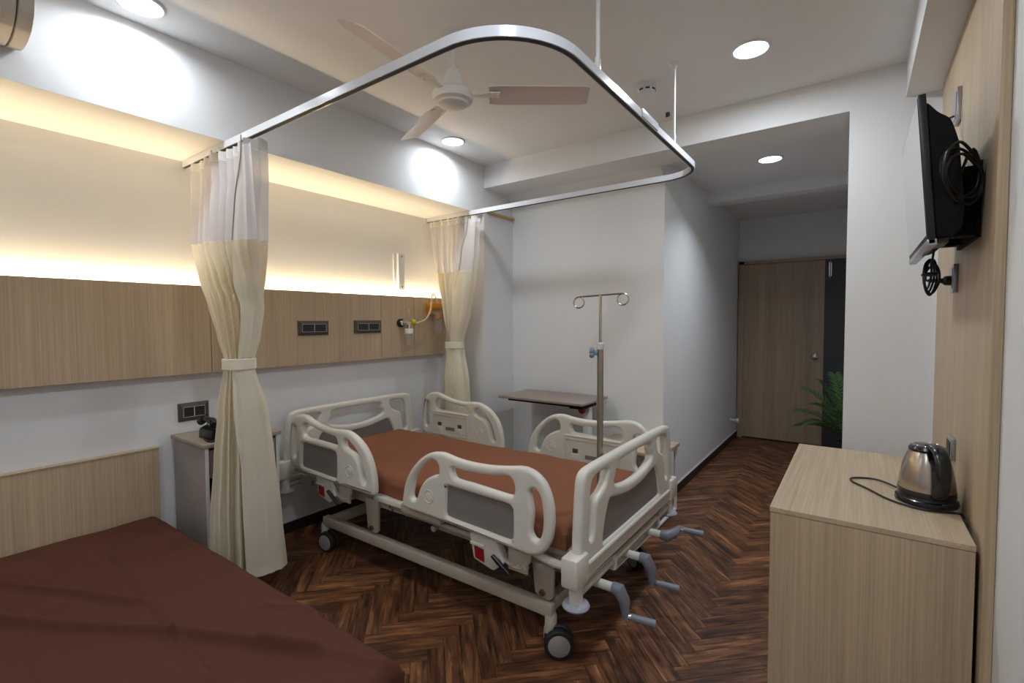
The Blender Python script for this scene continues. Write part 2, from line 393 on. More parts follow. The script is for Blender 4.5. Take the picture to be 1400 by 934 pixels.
# ---------------------------------------------------------------- laminate wall panels and lights
wp = thing('wall_panel', (-3.035, 1.3, 1.118), 'long oak laminate panel along the bed-head wall, lit from behind its top', 'wall panel')
for y0, y1 in ((-1.2, 0.02), (.023, 1.24), (1.243, 2.455), (2.458, 2.795), (2.798, 3.172)):
    obj('panel', box(-3.028, -3.005, y0, y1, 1.118, 1.612, bev=.0012, seg=1), M['oak'], wp, smooth=False)
obj('batten', box(-3.068, -3.028, -1.2, 3.17, 1.125, 1.15), M['oak'], wp, smooth=False)
ls = thing('led_strip', (-3.05, 1, 1.585), 'warm white LED strip hidden behind the top edge of the bed-head panel', 'light strip')
obj('carrier', box(-3.068, -3.03, -1.2, 3.165, 1.565, 1.572), M['white'], ls, smooth=False)
obj('diodes', box(-3.062, -3.046, -1.2, 3.165, 1.573, 1.577), M['led'], ls, smooth=False)
area('led_light', ls, (-3.048, .98, 1.582), (0, PI + math.radians(-20), 0), .022, 4.3, LED_W * 4.3, WARM, 178)

rp = thing('wall_panel', (.317, 2.5, 1.2), 'oak laminate panel behind the television and kettle', 'wall panel')
obj('panel', box(.310, .324, 1.907, 3.10, .0, 2.524, bev=.001, seg=1), M['oak'], rp, smooth=False)
obj('shadow_gap', box(.3215, .3249, 1.893, 1.909, .0, 2.52), M['dark'], rp, 'dark joint beside the edging', smooth=False)
obj('edge_strip', box(.300, .324, 1.842, 1.897, .0, 2.524, bev=.001, seg=1), M['oak'], rp, 'vertical oak edging strip', smooth=False)

def downlight(x, y, z, label, w=DOWN_W, spread=178, r=.075):
    t = thing('downlight', (x, y, z), label, 'ceiling light', 'round LED downlights')
    obj('frame', lathe([(r + .012, z - .0005), (r + .012, z - .004), (r + .004, z - .009), (r, z - .007), (r, z - .0005)], 32, (x, y, 0)), M['white'], t)
    obj('diffuser', lathe([(r - .001, z - .001), (r - .001, z - .006), (.001, z - .0062)], 32, (x, y, 0)), M['lamp'], t, 'glowing white diffuser')
    area('lamp', t, (x, y, z - .012), (0, 0, 0), 2 * r, 2 * r, w, COOL, spread, 'DISK')
    return t
downlight(-2.40, .765, ZC, 'round downlight near the bulkhead above the brown cot', DOWN_W * .42, 165)
downlight(-2.39, 2.62, ZC, 'round downlight near the bulkhead above the hospital bed head, behind the fan', DOWN_W * .42, 165)
downlight(-.44, 2.59, ZC, 'round downlight near the television side of the ward ceiling')
downlight(-.55, 4.07, ZK, 'round downlight in the corridor ceiling', DOWN_W * .62, 120)
downlight(-.44, .73, ZC, 'round downlight above the camera, on the television side')
downlight(-.44, -1.13, ZC, 'round downlight on the television side behind the camera')
downlight(-2.40, -1.1, ZC, 'round downlight beside the bulkhead behind the camera', DOWN_W * .42, 165)
# smoke detector and sprinkler
sd = thing('smoke_detector', (-.972, 2.647, ZC), 'white round smoke detector on the ceiling', 'smoke detector')
obj('base', lathe([(.055, ZC), (.055, ZC - .018), (.048, ZC - .022)], 28, (-.972, 2.647, 0)), M['white'], sd)
obj('head', lathe([(.046, ZC - .022), (.045, ZC - .038), (.034, ZC - .046), (.004, ZC - .048)], 28, (-.972, 2.647, 0)), M['white'], sd)
for a in (-1.9, -1.1, -.3, .5):
    x, y = -.972 + .0445 * math.cos(a), 2.647 + .0445 * math.sin(a)
    bm = box(-.011, .011, -.003, .003, -.004, .004); bmesh.ops.transform(bm, matrix=Matrix.Translation((x, y, ZC - .031)) @ Matrix.Rotation(a + PI / 2, 4, 'Z'), verts=bm.verts)
    obj('vent', bm, M['black'], sd)
solo('ceiling_sensor', (lambda b: (bm_box(b, -.998, -.978, 3.055, 3.075, ZC - .02, ZC), bm_box(b, -.996, -.980, 3.045, 3.058, ZC - .03, ZC - .012), b)[2])(bmesh.new()), M['plate'], (-.988, 3.065, ZC), 'tiny dark ceiling bracket between smoke detector and beam', 'bracket')

# ---------------------------------------------------------------- ceiling fan
FX, FY = -1.52, 1.67
fan = thing('ceiling_fan', (FX, FY, ZC), 'white three-blade ceiling fan above the hospital bed', 'ceiling fan')
obj('canopy', lathe([(.05, ZC), (.052, ZC - .02), (.042, ZC - .05), (.02, ZC - .065)], 28, (FX, FY, 0)), M['fanwhite'], fan)
obj('rod', tube([(FX, FY, ZC - .06), (FX, FY, 2.48)], .0125, 14), M['fanwhite'], fan)
obj('lower_canopy', lathe([(.014, 2.555), (.03, 2.545), (.042, 2.50), (.044, 2.455)], 28, (FX, FY, 0)), M['fanwhite'], fan)
obj('motor', lathe([(.035, 2.462), (.075, 2.455), (.092, 2.438), (.094, 2.42), (.088, 2.405), (.070, 2.398), (.066, 2.390), (.05, 2.383), (.004, 2.379)], 40, (FX, FY, 0)), M['fanwhite'], fan)
for deg in (-83.5, 36.5, 156.5):
    bm = bmesh.new(); N = 12; lay = []
    for th in (0, -.005):
        rows = []
        for i in range(N + 1):
            s = .165 + (.62 - .165) * i / N; hw = .056 - .004 * i / N
            if i == 0: hw = .046
            if i == N: hw = .043
            rows.append([bm.verts.new((s, v * hw, -.017 * v + .006 * (1 - v * v) + th)) for v in [-1 + q / 3 for q in range(7)]])
        for A, B in zip(rows, rows[1:]):
            for q in range(6): bm.faces.new((A[q], B[q], B[q + 1], A[q + 1]))
        lay.append([r[0] for r in rows] + rows[-1][1:] + [r[-1] for r in rows[-2::-1]] + rows[0][-2:0:-1])
    for q in range(len(lay[0])): bm.faces.new((lay[0][q], lay[0][(q + 1) % len(lay[0])], lay[1][(q + 1) % len(lay[0])], lay[1][q]))
    Rm = Matrix.Translation((FX, FY, 2.437)) @ Matrix.Rotation(math.radians(deg), 4, 'Z')
    bmesh.ops.transform(bm, matrix=Rm, verts=bm.verts); bl = obj('blade', bm, M['blade'], fan)
    bm = prism([(.08, -.016), (.12, -.012), (.165, -.03), (.215, -.03), (.215, .03), (.165, .03), (.12, .012), (.08, .016)], 'z', -.006, -.001)
    for px in (.18, .205):
        for py in (-.018, .018): bm_lathe(bm, [(.005, -.009), (.005, -.004)], 8, (px, py, 0))
    bmesh.ops.transform(bm, matrix=Rm, verts=bm.verts); obj('bracket', bm, M['fanwhite'], bl, 'blade bracket with screws')

# ---------------------------------------------------------------- curtain track and curtains
ZT = 2.282
tk = thing('curtain_track', (-1.9, 2.1, ZT), 'white U-shaped ceiling curtain track around the hospital bed', 'curtain track')
path = [(XL + .002, 1.157, ZT)] + [(-3.0 + i * .1, 1.157, ZT) for i in range(20)]
R1 = .30
path += [(-.775 - R1 + R1 * math.sin(a), 1.157 + R1 - R1 * math.cos(a), ZT) for a in [i * PI / 2 / 14 for i in range(1, 15)]]
R2 = .20
path += [(-.775, 1.6 + i * .3, ZT) for i in range(4)]
path += [(-.775 - R2 + R2 * math.cos(a), 3.02 - R2 + R2 * math.sin(a), ZT) for a in [i * PI / 2 / 12 for i in range(0, 13)]]
path += [(-1.2 - i * .3, 3.02, ZT) for i in range(7)] + [(XL + .002, 3.02, ZT)]
prof = [(-.013, -.016), (-.013, .016), (-.010, .019), (.010, .019), (.013, .016), (.013, -.016)]
obj('rail', tube(path, 0, prof=prof), M['track'], tk, ang=40)
obj('slot', tube([(p[0], p[1], p[2] - .0163) for p in path], 0, prof=[(-.0075, -.0015), (-.0075, .0015), (.0075, .0015), (.0075, -.0015)]), M['slot'], tk, 'dark glider slot')
obj('joint_sleeve', box(-.792, -.758, 2.02, 2.22, ZT - .012, ZT + .0225, bev=.002), M['track'], tk)
for y in (1.62, 2.50):
    rd = obj('hanger_rod', tube([(-.775, y, ZT + .05), (-.775, y, ZC)], .0075, 12), M['white'], tk)
    obj('flange', lathe([(.022, ZC), (.022, ZC - .006), (.011, ZC - .03), (.0085, ZC - .032)], 20, (-.775, y, 0)), M['white'], rd)
    bm = box(-.783, -.767, y - .011, y + .011, ZT + .015, ZT + .062, bev=.003)
    bm_lathe(bm, [(.005, -.785), (.005, -.765)], 10, (0, y, ZT + .045), 'x')
    obj('clamp', bm, M['white'], rd)
obj('wall_bracket', box(XL, XL + .012, 2.99, 3.05, ZT - .03, ZT + .018, bev=.002), M['white'], tk)
# loose batten on the column
sp_ = thing('wall_rod', (XB + .02, 3.4, 2.33), 'short white rail with a yellow underside on the column by the far curtain', 'rail')
obj('rail', box(XB + .005, XB + .03, 3.20, 3.585, 2.328, 2.345, bev=.002), M['white'], sp_)
obj('underside', tube([(XB + .018, 3.20, 2.322), (XB + .018, 3.585, 2.322)], .011, 12), M['brass'], sp_, 'yellow rounded underside')

def lerp_table(tab, z):
    if z >= tab[0][0]: return tab[0][1:]
    for A, B in zip(tab, tab[1:]):
        if z >= B[0]:
            t = (A[0] - z) / (A[0] - B[0]); t = t * t * (3 - 2 * t) * .5 + t * .5
            return [a + (b - a) * t for a, b in zip(A[1:], B[1:])]
    return tab[-1][1:]
def curtain(label, tab, ztop, zseam, ztie, zbot, n, group, seed, amp=.05):
    rnd = random.Random(seed)
    e = lerp_table(tab, ztie); t = thing('bed_curtain', ((e[0] + e[2]) / 2, (e[1] + e[3]) / 2, zbot), label, 'curtain', group)
    q1, q2 = rnd.uniform(0, 6), rnd.uniform(0, 6)
    FL = [(ztop, .86), (zseam, .71), (zseam - .25, .58), (ztie + .03, .46), (ztie - .03, .28), (ztie - .24, .31), (ztie - .5, .42), (zbot, .45)]
    sflap = lambda z: lerp_table(FL, z)[0]
    def pt(s, z, off=0., flatm=False):
        xl, yl, xr, yr = lerp_table(tab, z); L = Vector((xl, yl, 0)); Rr = Vector((xr, yr, 0)); ax = Rr - L; w = ax.length
        nrm = Vector((ax.y, -ax.x, 0)).normalized()          # towards the room
        tight = max(0., 1 - abs(z - ztie) / .35)
        k = 1 if not flatm else .12
        a = amp * min(1., w / .2) * (1 - .45 * tight)
        edge = math.sin(PI * s)
        wob = a * math.sin(2 * PI * n * s + 1.5 * math.sin(2 * PI * 1.3 * s + q1) + .9 * math.sin(2 * PI * 2.7 * s + q2) + .35 * math.sin(2.2 * z)) * (.7 + .3 * math.sin(2 * PI * 1.9 * s + q2)) * k
        bulge = w * .30 * math.sqrt(max(0, 1 - (2 * s - 1) ** 2)) * (max(0., .8 - (z - ztie) * .9) if z > ztie else .8)
        p = L + ax * (s + .012 * math.sin(9 * s * PI + 4 * z) * edge) + nrm * (wob + bulge + off); p.z = z
        return p
    def sheet(s0, s1, ns, za, zb, nz, off=0., flatm=False, hem=0.):
        bm = bmesh.new(); rows = []
        for i in range(nz + 1):
            z = za + (zb - za) * i / nz
            row = []
            for j in range(ns + 1):
                sa = s0(z) if callable(s0) else s0
                s = sa + (s1 - sa) * j / ns; p = pt(s, z, off, flatm)
                if i == nz and hem: p.z += hem * math.sin(2 * PI * n * s) * .5
                row.append(bm.verts.new(p))
            rows.append(row)
        for A, B in zip(rows, rows[1:]):
            for j in range(ns): bm.faces.new((A[j], A[j + 1], B[j + 1], B[j]))
        return bm
    N = n * 10
    obj('net_top', sheet(0, 1, N, ztop - .045, zseam, 14), M['net'], t, 'sheer white net upper part', ang=80)
    obj('heading_tape', sheet(0, 1, N, ztop, ztop - .045, 2), M['tape'], t, ang=80)
    obj('fabric', sheet(0, 1, N, zseam, zbot + .02, 60, hem=.012), M['curtain'], t, 'cream fabric gathered by a tie', ang=80)
    # flat leading edge lying over the gathers
    obj('leading_flap', sheet(sflap, 1., 10, zseam, ztie + .03, 20, .045, True), M['curtain'], t, ang=80)
    lf = obj('leading_flap', sheet(sflap, 1., 14, ztie - .03, zbot + .035, 36, .055, True), M['curtain'], t, ang=80)
    obj('hem', sheet(sflap, 1., 14, zbot + .075, zbot + .033, 3, .0575, True), M['band'], lf, 'stitched bottom hem', ang=80)
    obj('leading_flap', sheet(sflap, 1., 10, ztop - .03, zseam, 14, .045, True), M['net'], t, ang=80)
    obj('edge_cord', tube([pt(sflap(z_), z_, .048, True) for z_ in [ztop + .02 - (ztop + .02 - zseam) * i / 14 for i in range(15)]], .003, 6), M['cord'], t, 'olive stitched edge')
    # tie band
    ring = []
    for zz, g in ((ztie + .028, .0), (ztie + .024, .006), (ztie - .024, .006), (ztie - .028, 0.)):
        xl, yl, xr, yr = lerp_table(tab, ztie); c = Vector(((xl + xr) / 2, (yl + yr) / 2, zz)); ax = Vector((xr - xl, yr - yl, 0)); w = ax.length / 2 + .004 + g * .6
        ax.normalize(); nr = Vector((ax.y, -ax.x, 0)); c += nr * .035
        ring.append([c + ax * math.cos(q * PI / 16) * w + nr * math.sin(q * PI / 16) * (w * .95) for q in range(32)])
    bm = bmesh.new(); V = [[bm.verts.new(p) for p in r] for r in ring]
    for A, B in zip(V, V[1:]):
        for q in range(32): bm.faces.new((A[q], A[(q + 1) % 32], B[(q + 1) % 32], B[q]))
    obj('tie_band', bm, M['band'], t, 'flat cream tie band')
    for i in range(n):
        s = (i + .5) / n; p = pt(s, ztop)
        obj('glider', box(p.x - .004, p.x + .004, p.y - .004, p.y + .004, ztop - .004, ZT - .019), M['white'], t)
    return t
NEAR = [(2.281, -2.913, 1.157, -2.241, 1.157), (1.809, -2.772, 1.090, -2.350, 1.226), (1.627, -2.655, 1.062, -2.432, 1.264), (1.480, -2.587, 1.060, -2.488, 1.282), (1.333, -2.573, 1.090, -2.496, 1.264),
        (1.222, -2.563, 1.113, -2.508, 1.237), (1.174, -2.565, 1.110, -2.509, 1.236), (0.961, -2.577, 1.082, -2.486, 1.286), (0.735, -2.585, 1.063, -2.477, 1.307), (0.432, -2.595, 1.042, -2.466, 1.332), (0.110, -2.600, 1.031, -2.457, 1.352)]
FAR = [(2.254, -3.011, 3.02, -2.480, 3.02), (1.95, -2.963, 3.02, -2.50, 3.02), (1.816, -2.922, 3.02, -2.52, 3.02), (1.464, -2.850, 3.02, -2.585, 3.02), (1.25, -2.794, 3.02, -2.655, 3.02), (1.17, -2.804, 3.02, -2.650, 3.02), (.91, -2.858, 3.02, -2.602, 3.02), (.537, -2.9, 3.02, -2.58, 3.02), (.1, -2.92, 3.02, -2.57, 3.02)]
curtain('nearer cream bed curtain tied in the middle, between the brown cot and hospital bed', NEAR, 2.25, 1.80, 1.198, .11, 9, 'cream bed curtains with net tops', 3)
curtain('farther cream bed curtain tied in the middle, beside the white column', FAR, 2.255, 1.815, 1.21, .10, 9, 'cream bed curtains with net tops', 8, amp=.046)

# ---------------------------------------------------------------- hospital bed
BX, BY = -1.9, 2.16
bed = thing('hospital_bed', (BX, BY, 0), 'white and brown manual crank hospital bed with four moulded side rails', 'bed')
P_, G_ = M['plastic'], M['grey']
def mattress(x0, x1, y0, y1, zb, zt, r, wr, nx=90, ny=50, seed=0., crease=()):
    """a soft block with rounded edges and slack cloth"""
    bm = bmesh.new()
    def height(x, y):
        h = 0.
        for (pts, amp, sg) in crease:
            best = 9.
            for a, b in zip(pts, pts[1:]):
                a, b = Vector(a), Vector(b); ab = b - a; t = max(0, min(1, (Vector((x, y)) - a).dot(ab) / ab.length_squared))
                q = a + ab * t; dd = Vector((x, y)) - q; s = math.copysign(dd.length, ab.x * dd.y - ab.y * dd.x)
                if abs(s) < abs(best): best = s; tt = t
            h += amp * math.exp(-(best / sg) ** 2)
        h += wr * noise.noise(Vector((x * 2.3 + seed, y * 2.9, .3))) + wr * .35 * noise.noise(Vector((x * 8, y * 7 + seed, 1.3)))
        return h
    rows = []
    H = zt - zb; tot_y = (y1 - y0) + 2 * H; 
    # unroll: profile across y including sides; across x including ends by clamping
    def axis_samples(a, b, n):
        out = []
        m = 7
        for i in range(5): out.append((a, zb + (H - r) * i / 5 - zt))
        for i in range(m): th = PI / 2 * i / m; out.append((a + r - r * math.cos(th), -r + r * math.sin(th)))
        for i in range(n + 1): out.append((a + r + (b - a - 2 * r) * i / n, 0))
        for i in range(m - 1, -1, -1): th = PI / 2 * i / m; out.append((b - r + r * math.cos(th), -r + r * math.sin(th)))
        for i in range(4, -1, -1): out.append((b, zb + (H - r) * i / 5 - zt))
        return out
    X, Y = axis_samples(x0, x1, nx), axis_samples(y0, y1, ny)
    for i, (x, dx) in enumerate(X):
        row = []
        for (y, dy) in Y:
            dz = min(dx, dy) if min(dx, dy) < -r else max(dx + dy, -r)
            f = 1 if dz > -r else .25
            sx = sy = 0.
            if dz < -r * .6:
                wv = .006 * math.sin(x * 23 + 3 * math.sin(y * 9)) + .004 * math.sin(y * 31)
                if dy < -r * .6: sy = wv * (1 if y > (y0 + y1) / 2 else -1)
                if dx < -r * .6: sx = wv * (1 if x > (x0 + x1) / 2 else -1)
            row.append(bm.verts.new((x + sx, y + sy, zt + dz + height(x, y) * f)))
        rows.append(row)
    for A, B in zip(rows, rows[1:]):
        for j in range(len(A) - 1): bm.faces.new((A[j], B[j], B[j + 1], A[j + 1]))
    edge = [rows[0][j] for j in range(len(Y))] + [rows[i][-1] for i in range(1, len(X))] + [rows[-1][j] for j in range(len(Y) - 2, -1, -1)] + [rows[i][0] for i in range(len(X) - 2, 0, -1)]
    bm.faces.new(edge)
    return bm
obj('mattress', mattress(-2.885, -.935, 1.672, 2.52, .475, .585, .045, .006, seed=2.,
    crease=[([(-2.9, 2.17), (-.93, 2.13)], .003, .012), ([(-1.62, 2.52), (-1.2, 2.30), (-.93, 2.28)], .008, .05), ([(-1.25, 1.68), (-.93, 1.92)], .006, .04)]), M['sheet'], bed, 'mattress under a brown fitted sheet', ang=80)
obj('deck', (lambda b: (bm_box(b, -2.86, -.93, 1.70, 2.62, .435, .472, bev=.004), bm_box(b, -2.86, -.95, 1.72, 1.76, .40, .436), bm_box(b, -2.86, -.95, 2.56, 2.60, .40, .436), b)[3])(bmesh.new()), M['steelpaint'], bed)
# head and foot boards
HO = [(-.550, .40), (-.551, .47), (-.548, .56), (-.540, .66), (-.530, .75), (-.518, .80), (-.488, .826), (-.42, .834), (-.25, .837), (0, .838), (.25, .837), (.42, .834), (.488, .826), (.518, .80), (.530, .75), (.540, .66), (.548, .56), (.551, .47),
      (.550, .40), (.53, .392), (.38, .385), (.345, .37), (.335, .33), (.315, .315), (0, .312), (-.20, .315), (-.22, .33), (-.228, .37), (-.25, .385), (-.40, .388), (-.53, .392)]
HL = [(-.470, .565), (-.466, .66), (-.456, .74), (-.440, .777), (-.40, .790), (-.33, .792), (-.297, .786), (-.305, .76), (-.322, .728), (-.36, .708), (-.398, .692), (-.417, .66), (-.432, .57), (-.448, .545), (-.463, .548)]
HR = [(-a, b) for a, b in HL]
HC = [(-.205, .786), (-.1, .793), (0, .794), (.1, .793), (.205, .786), (.213, .755), (.235, .716), (.19, .690), (.07, .670), (-.07, .670), (-.19, .690), (-.235, .716), (-.213, .755)]
HG = [(-.345, .500), (-.335, .55), (-.315, .60), (-.292, .640), (-.268, .653), (-.192, .640), (-.07, .622), (.07, .622), (.192, .640), (.268, .653), (.292, .640), (.315, .60), (.335, .55), (.345, .500), (.33, .487), (.2, .485), (0, .485), (-.2, .485), (-.33, .487)]
def sh(pl, c): return [(a + c, b) for a, b in pl]
for nm, x, c, s in (('footboard', -.85, 2.142, 1), ('headboard', -2.965, 2.18, 1)):
    o = obj(nm, panel2d(sh(HO, c), [sh(HL, c), sh(HR, c), sh(HC, c), sh(HG, c)], 'x', x, .022, .0165), P_, bed)
    o.modifiers.new('weighted_normal', 'WEIGHTED_NORMAL')
    obj('inset_panel', panel2d(sh([(a * 1.03, b + (.006 if b > .55 else -.006)) for a, b in HG], c), [], 'x', x, .008, .002, 1), G_, o, 'grey inset panel')
    for sg in (-1, 1):
        y = c + sg * .55
        obj('corner_block', box(x - .036, x + .036, min(y - sg * .05, y + sg * .052), max(y - sg * .05, y + sg * .052), .405, .52, bev=.010), P_, o)
    obj('ledge', box(x - .03, x + .03, c - .50, c + .50, .452, .474, bev=.009, seg=3), P_, o)
for x in (-.85, -2.965):
    c = 2.142 if x > -2 else 2.18
    for sg in (-1, 1):
        y = c + sg * .545
        bp = obj('bumper_post', tube([(x, y, .41), (x, y, .325)], .027, 16), P_, bed)
        obj('bumper_disc', lathe([(.02, .334), (.048, .330), (.053, .322), (.048, .314), (.02, .312)], 28, (x, y, 0)), M['bumper'], bp, 'blue-grey round bumper')
    obj('end_tube', tube([(x, c - .54, .36), (x, c + .54, .36)], .018, 12), M['steelpaint'], bed)
    sg = 1 if x < -2 else -1
    for y in (1.75, 2.55): obj('end_bracket', box(min(x, x + sg * .14), max(x, x + sg * .14), y - .02, y + .02, .355, .41), M['steelpaint'], bed)

# side rails (outlines in x, z)
FO = [(-1.826, .487), (-1.818, .552), (-1.801, .612), (-1.765, .675), (-1.709, .733), (-1.651, .773), (-1.595, .791), (-1.541, .794), (-1.48, .784), (-1.404, .778), (-1.322, .779), (-1.245, .785), (-1.17, .796), (-1.12, .805), (-1.078, .805), (-1.037, .792), (-1.001, .765), (-.978, .729), (-.962, .682), (-.957, .632), (-.959, .581), (-.968, .533), (-.991, .489), (-1.025, .461), (-1.059, .450), (-1.115, .450), (-1.309, .461), (-1.536, .473), (-1.694, .478), (-1.80, .480)]
F1 = [(-1.762, .55), (-1.756, .585), (-1.741, .638), (-1.7, .693), (-1.652, .736), (-1.61, .752), (-1.582, .744), (-1.572, .716), (-1.577, .690), (-1.615, .676), (-1.663, .647), (-1.697, .604), (-1.717, .558), (-1.73, .536), (-1.752, .536)]
F2 = [(-1.484, .738), (-1.421, .734), (-1.323, .738), (-1.245, .745), (-1.185, .755), (-1.156, .748), (-1.142, .724), (-1.143, .690), (-1.166, .674), (-1.261, .678), (-1.372, .684), (-1.462, .687), (-1.482, .700), (-1.491, .720)]
F3 = [(-1.067, .712), (-1.046, .727), (-1.025, .717), (-1.011, .688), (-1.003, .638), (-1.003, .587), (-1.011, .544), (-1.027, .522), (-1.047, .524), (-1.06, .547), (-1.056, .586), (-1.054, .633), (-1.062, .677)]
FG = [(-1.526, .630), (-1.516, .645), (-1.50, .648), (-1.34, .642), (-1.186, .637), (-1.158, .628), (-1.149, .605), (-1.150, .510), (-1.158, .492), (-1.176, .485), (-1.341, .493), (-1.505, .501), (-1.527, .512), (-1.531, .535)]
HDO = [(-2.849, .57), (-2.842, .661), (-2.828, .76), (-2.800, .815), (-2.746, .843), (-2.675, .846), (-2.603, .826), (-2.518, .806), (-2.408, .797), (-2.329, .803), (-2.265, .804), (-2.204, .786), (-2.144, .753), (-2.098, .708), (-2.065, .652), (-2.046, .59), (-2.039, .527), (-2.046, .493), (-2.081, .487), (-2.164, .489), (-2.287, .492), (-2.445, .498), (-2.658, .507), (-2.765, .510), (-2.835, .520)]
HD1 = [(-2.80, .765), (-2.780, .776), (-2.768, .755), (-2.770, .70), (-2.773, .64), (-2.776, .59), (-2.793, .570), (-2.812, .59), (-2.810, .68)]
HD2 = [(-2.693, .784), (-2.662, .798), (-2.604, .787), (-2.505, .770), (-2.41, .761), (-2.372, .757), (-2.355, .734), (-2.362, .708), (-2.466, .710), (-2.578, .713), (-2.666, .712), (-2.695, .733)]
HD3 = [(-2.296, .745), (-2.264, .758), (-2.218, .733), (-2.17, .694), (-2.136, .638), (-2.113, .582), (-2.108, .548), (-2.123, .534), (-2.142, .553), (-2.153, .597), (-2.173, .648), (-2.213, .686), (-2.268, .702), (-2.295, .718)]
HDG = [(-2.714, .662), (-2.705, .676), (-2.682, .680), (-2.522, .677), (-2.390, .674), (-2.366, .660), (-2.364, .64), (-2.366, .543), (-2.376, .524), (-2.40, .518), (-2.556, .523), (-2.695, .528), (-2.718, .538), (-2.722, .56)]
def side_rail(out, holes, g, disc, y, far, dx, dz, latch_x, red):
    mv = lambda pl: [(a + dx, b + dz) for a, b in pl]
    o = obj('side_rail', panel2d(mv(out), [mv(h) for h in holes] + ([mv(g)] if not far else []), 'y', y, .021, .0165), P_, bed)
    o.modifiers.new('weighted_normal', 'WEIGHTED_NORMAL')
    cx = sum(a for a, b in g) / len(g) + dx; cz = sum(b for a, b in g) / len(g) + dz
    inn = -1 if not far else 1
    if not far:
        obj('inset_panel', panel2d([(cx + (a + dx - cx) * 1.03, cz + (b + dz - cz) * 1.07) for a, b in g], [], 'y', y + .004, .007, .002, 1), G_, o, 'grey inset panel')
    else:   # the inner face of a far rail: ribbed plate with two latches and a print
        gx = [a + dx for a, b in g]; gz = [b + dz for a, b in g]; x0, x1, z0, z1 = min(gx), max(gx), min(gz), max(gz)
        yy = y - .021
        fr = [(x0, z0), (x1, z0), (x1, z1), (x0, z1)]
        obj('inner_plate', panel2d(rounded(fr, .03), [rounded([(x0 + .012, z0 + .012), (x1 - .012, z0 + .012), (x1 - .012, z1 - .012), (x0 + .012, z1 - .012)], .02)], 'y', yy, .005, .002, 1, 2), M['plastic2'], o)
        obj('rib', box(x0, x1, yy - .006, yy + .004, z1 + .012, z1 + .022, bev=.003), P_, o)
        for q in (.20, .78):
            lx = x0 + (x1 - x0) * q
            bm = box(lx - .022, lx + .022, yy - .010, yy + .002, z0 + .02, z0 + .07, bev=.003); obj('latch_tab', bm, P_, o)
            obj('latch_slot', box(lx - .018, lx + .018, yy - .004, yy + .002, z0 + .072, z0 + .10), M['plate'], o, 'dark latch slot')
        obj('print_label', box(cx - .045, cx + .045, yy - .003, yy + .002, z0 + .045, z0 + .07), G_, o, 'grey printed label')
    for sy in (-1, 1):
        bm = bmesh.new(); rr = .030
        bm_tube(bm, [(disc[0] + dx + rr * math.cos(t * PI / 14), y + sy * .0215, disc[1] + dz + rr * math.sin(t * PI / 14)) for t in range(28)], .0028, 6, closed=True)
        bm_lathe(bm, [(.019, y + sy * .020), (.019, y + sy * .0235), (.014, y + sy * .0245), (.001, y + sy * .0245)], 20, (disc[0] + dx, 0, disc[1] + dz), 'y')
        obj('round_button', bm, P_, o)
    return o
side_rail(FO, [F1, F2, F3], FG, (-1.634, .575), 1.62, False, 0, 0, 0, 0)
side_rail(HDO, [HD1, HD2, HD3], HDG, (-2.244, .588), 1.62, False, 0, 0, 0, 0)
side_rail(FO, [F1, F2, F3], FG, (-1.634, .575), 2.745, True, 0, 0, 0, 0)
side_rail(HDO, [HD1, HD2, HD3], HDG, (-2.244, .588), 2.745, True, 0, 0, 0, 0)
# latch housings under the rails
for (x0, zt) in ((-2.60, .495), (-1.40, .455)):
    for y, sg in ((1.645, -1), (2.72, 1)):
        o = obj('latch_housing', prism(rounded([(x0 - .005, zt), (x0 + .02, zt - .115), (x0 + .13, zt - .140), (x0 + .19, zt - .09), (x0 + .14, zt)], .012), 'y', y - .02, y + .02, .003), P_, bed)
        yo = y + sg * .0215
        obj('warning_label', prism([(x0 + .026, zt - .055), (x0 + .078, zt - .06), (x0 + .082, zt - .115), (x0 + .032, zt - .105)], 'y', yo - .003, yo + .003), M['red'], o, 'red square label')
        obj('upper_ridge', box(x0 + .005, x0 + .085, min(yo, yo + sg * .008), max(yo, yo + sg * .008), zt - .05, zt - .035, bev=.003), P_, o)
        obj('release_lever', tube([(x0 + .135, yo + sg * .012, zt - .065), (x0 + .17, yo + sg * .012, zt - .087), (x0 + .225, yo + sg * .010, zt - .125)], [.009, .011, .006], 10), M['black'], o, 'black release lever')
        bm = tube(smooth_path([(x0 + .14, y, zt - .01), (x0 + .18, y, zt - .08), (x0 + .25, y, zt - .1), (x0 + .30, y, zt - .06), (x0 + .31, y, zt)], 5), .010, 8)
        bm_box(bm, x0 + .20, x0 + .30, y - .006, y + .006, zt - .115, zt - .01, bev=.003)
        for q in range(3): bm_lathe(bm, [(.008, y - .012), (.008, y + .012)], 10, (x0 + .22 + .035 * q, 0, zt - .09), 'y')
        obj('hinge_arm', bm, M['steelpaint'], bed)
for y, sg in ((1.655, -1), (2.71, 1)):
    obj('frame_cover', box(-2.085, -1.872, y - .02, y + .02, .450, .478, bev=.003), P_, bed)
    obj('rail_base', box(-1.872, -1.60, y - .018, y + .018, .432, .462, bev=.003), M['steelpaint'], bed)
    obj('rail_base', box(-2.84, -2.10, y - .018, y + .018, .470, .492, bev=.003), M['steelpaint'], bed)
    obj('rail_tube', tube([(-1.86, y + .03 * -sg, .415), (-1.40, y + .03 * -sg, .405)], .014, 10), M['steelpaint'], bed)
    obj('drip_hook', tube(smooth_path([(-1.98, y, .448), (-1.98, y, .425), (-1.968, y, .412), (-1.955, y, .422)], 4), .004, 6), M['steel'], bed)
    # white hose-like corner guard at the foot
    obj('corner_guard', tube(smooth_path([(-1.10, y, .445), (-1.0, y, .425), (-.93, y, .425), (-.88, y + .0 * sg, .445)], 5), .017, 10), P_, bed)
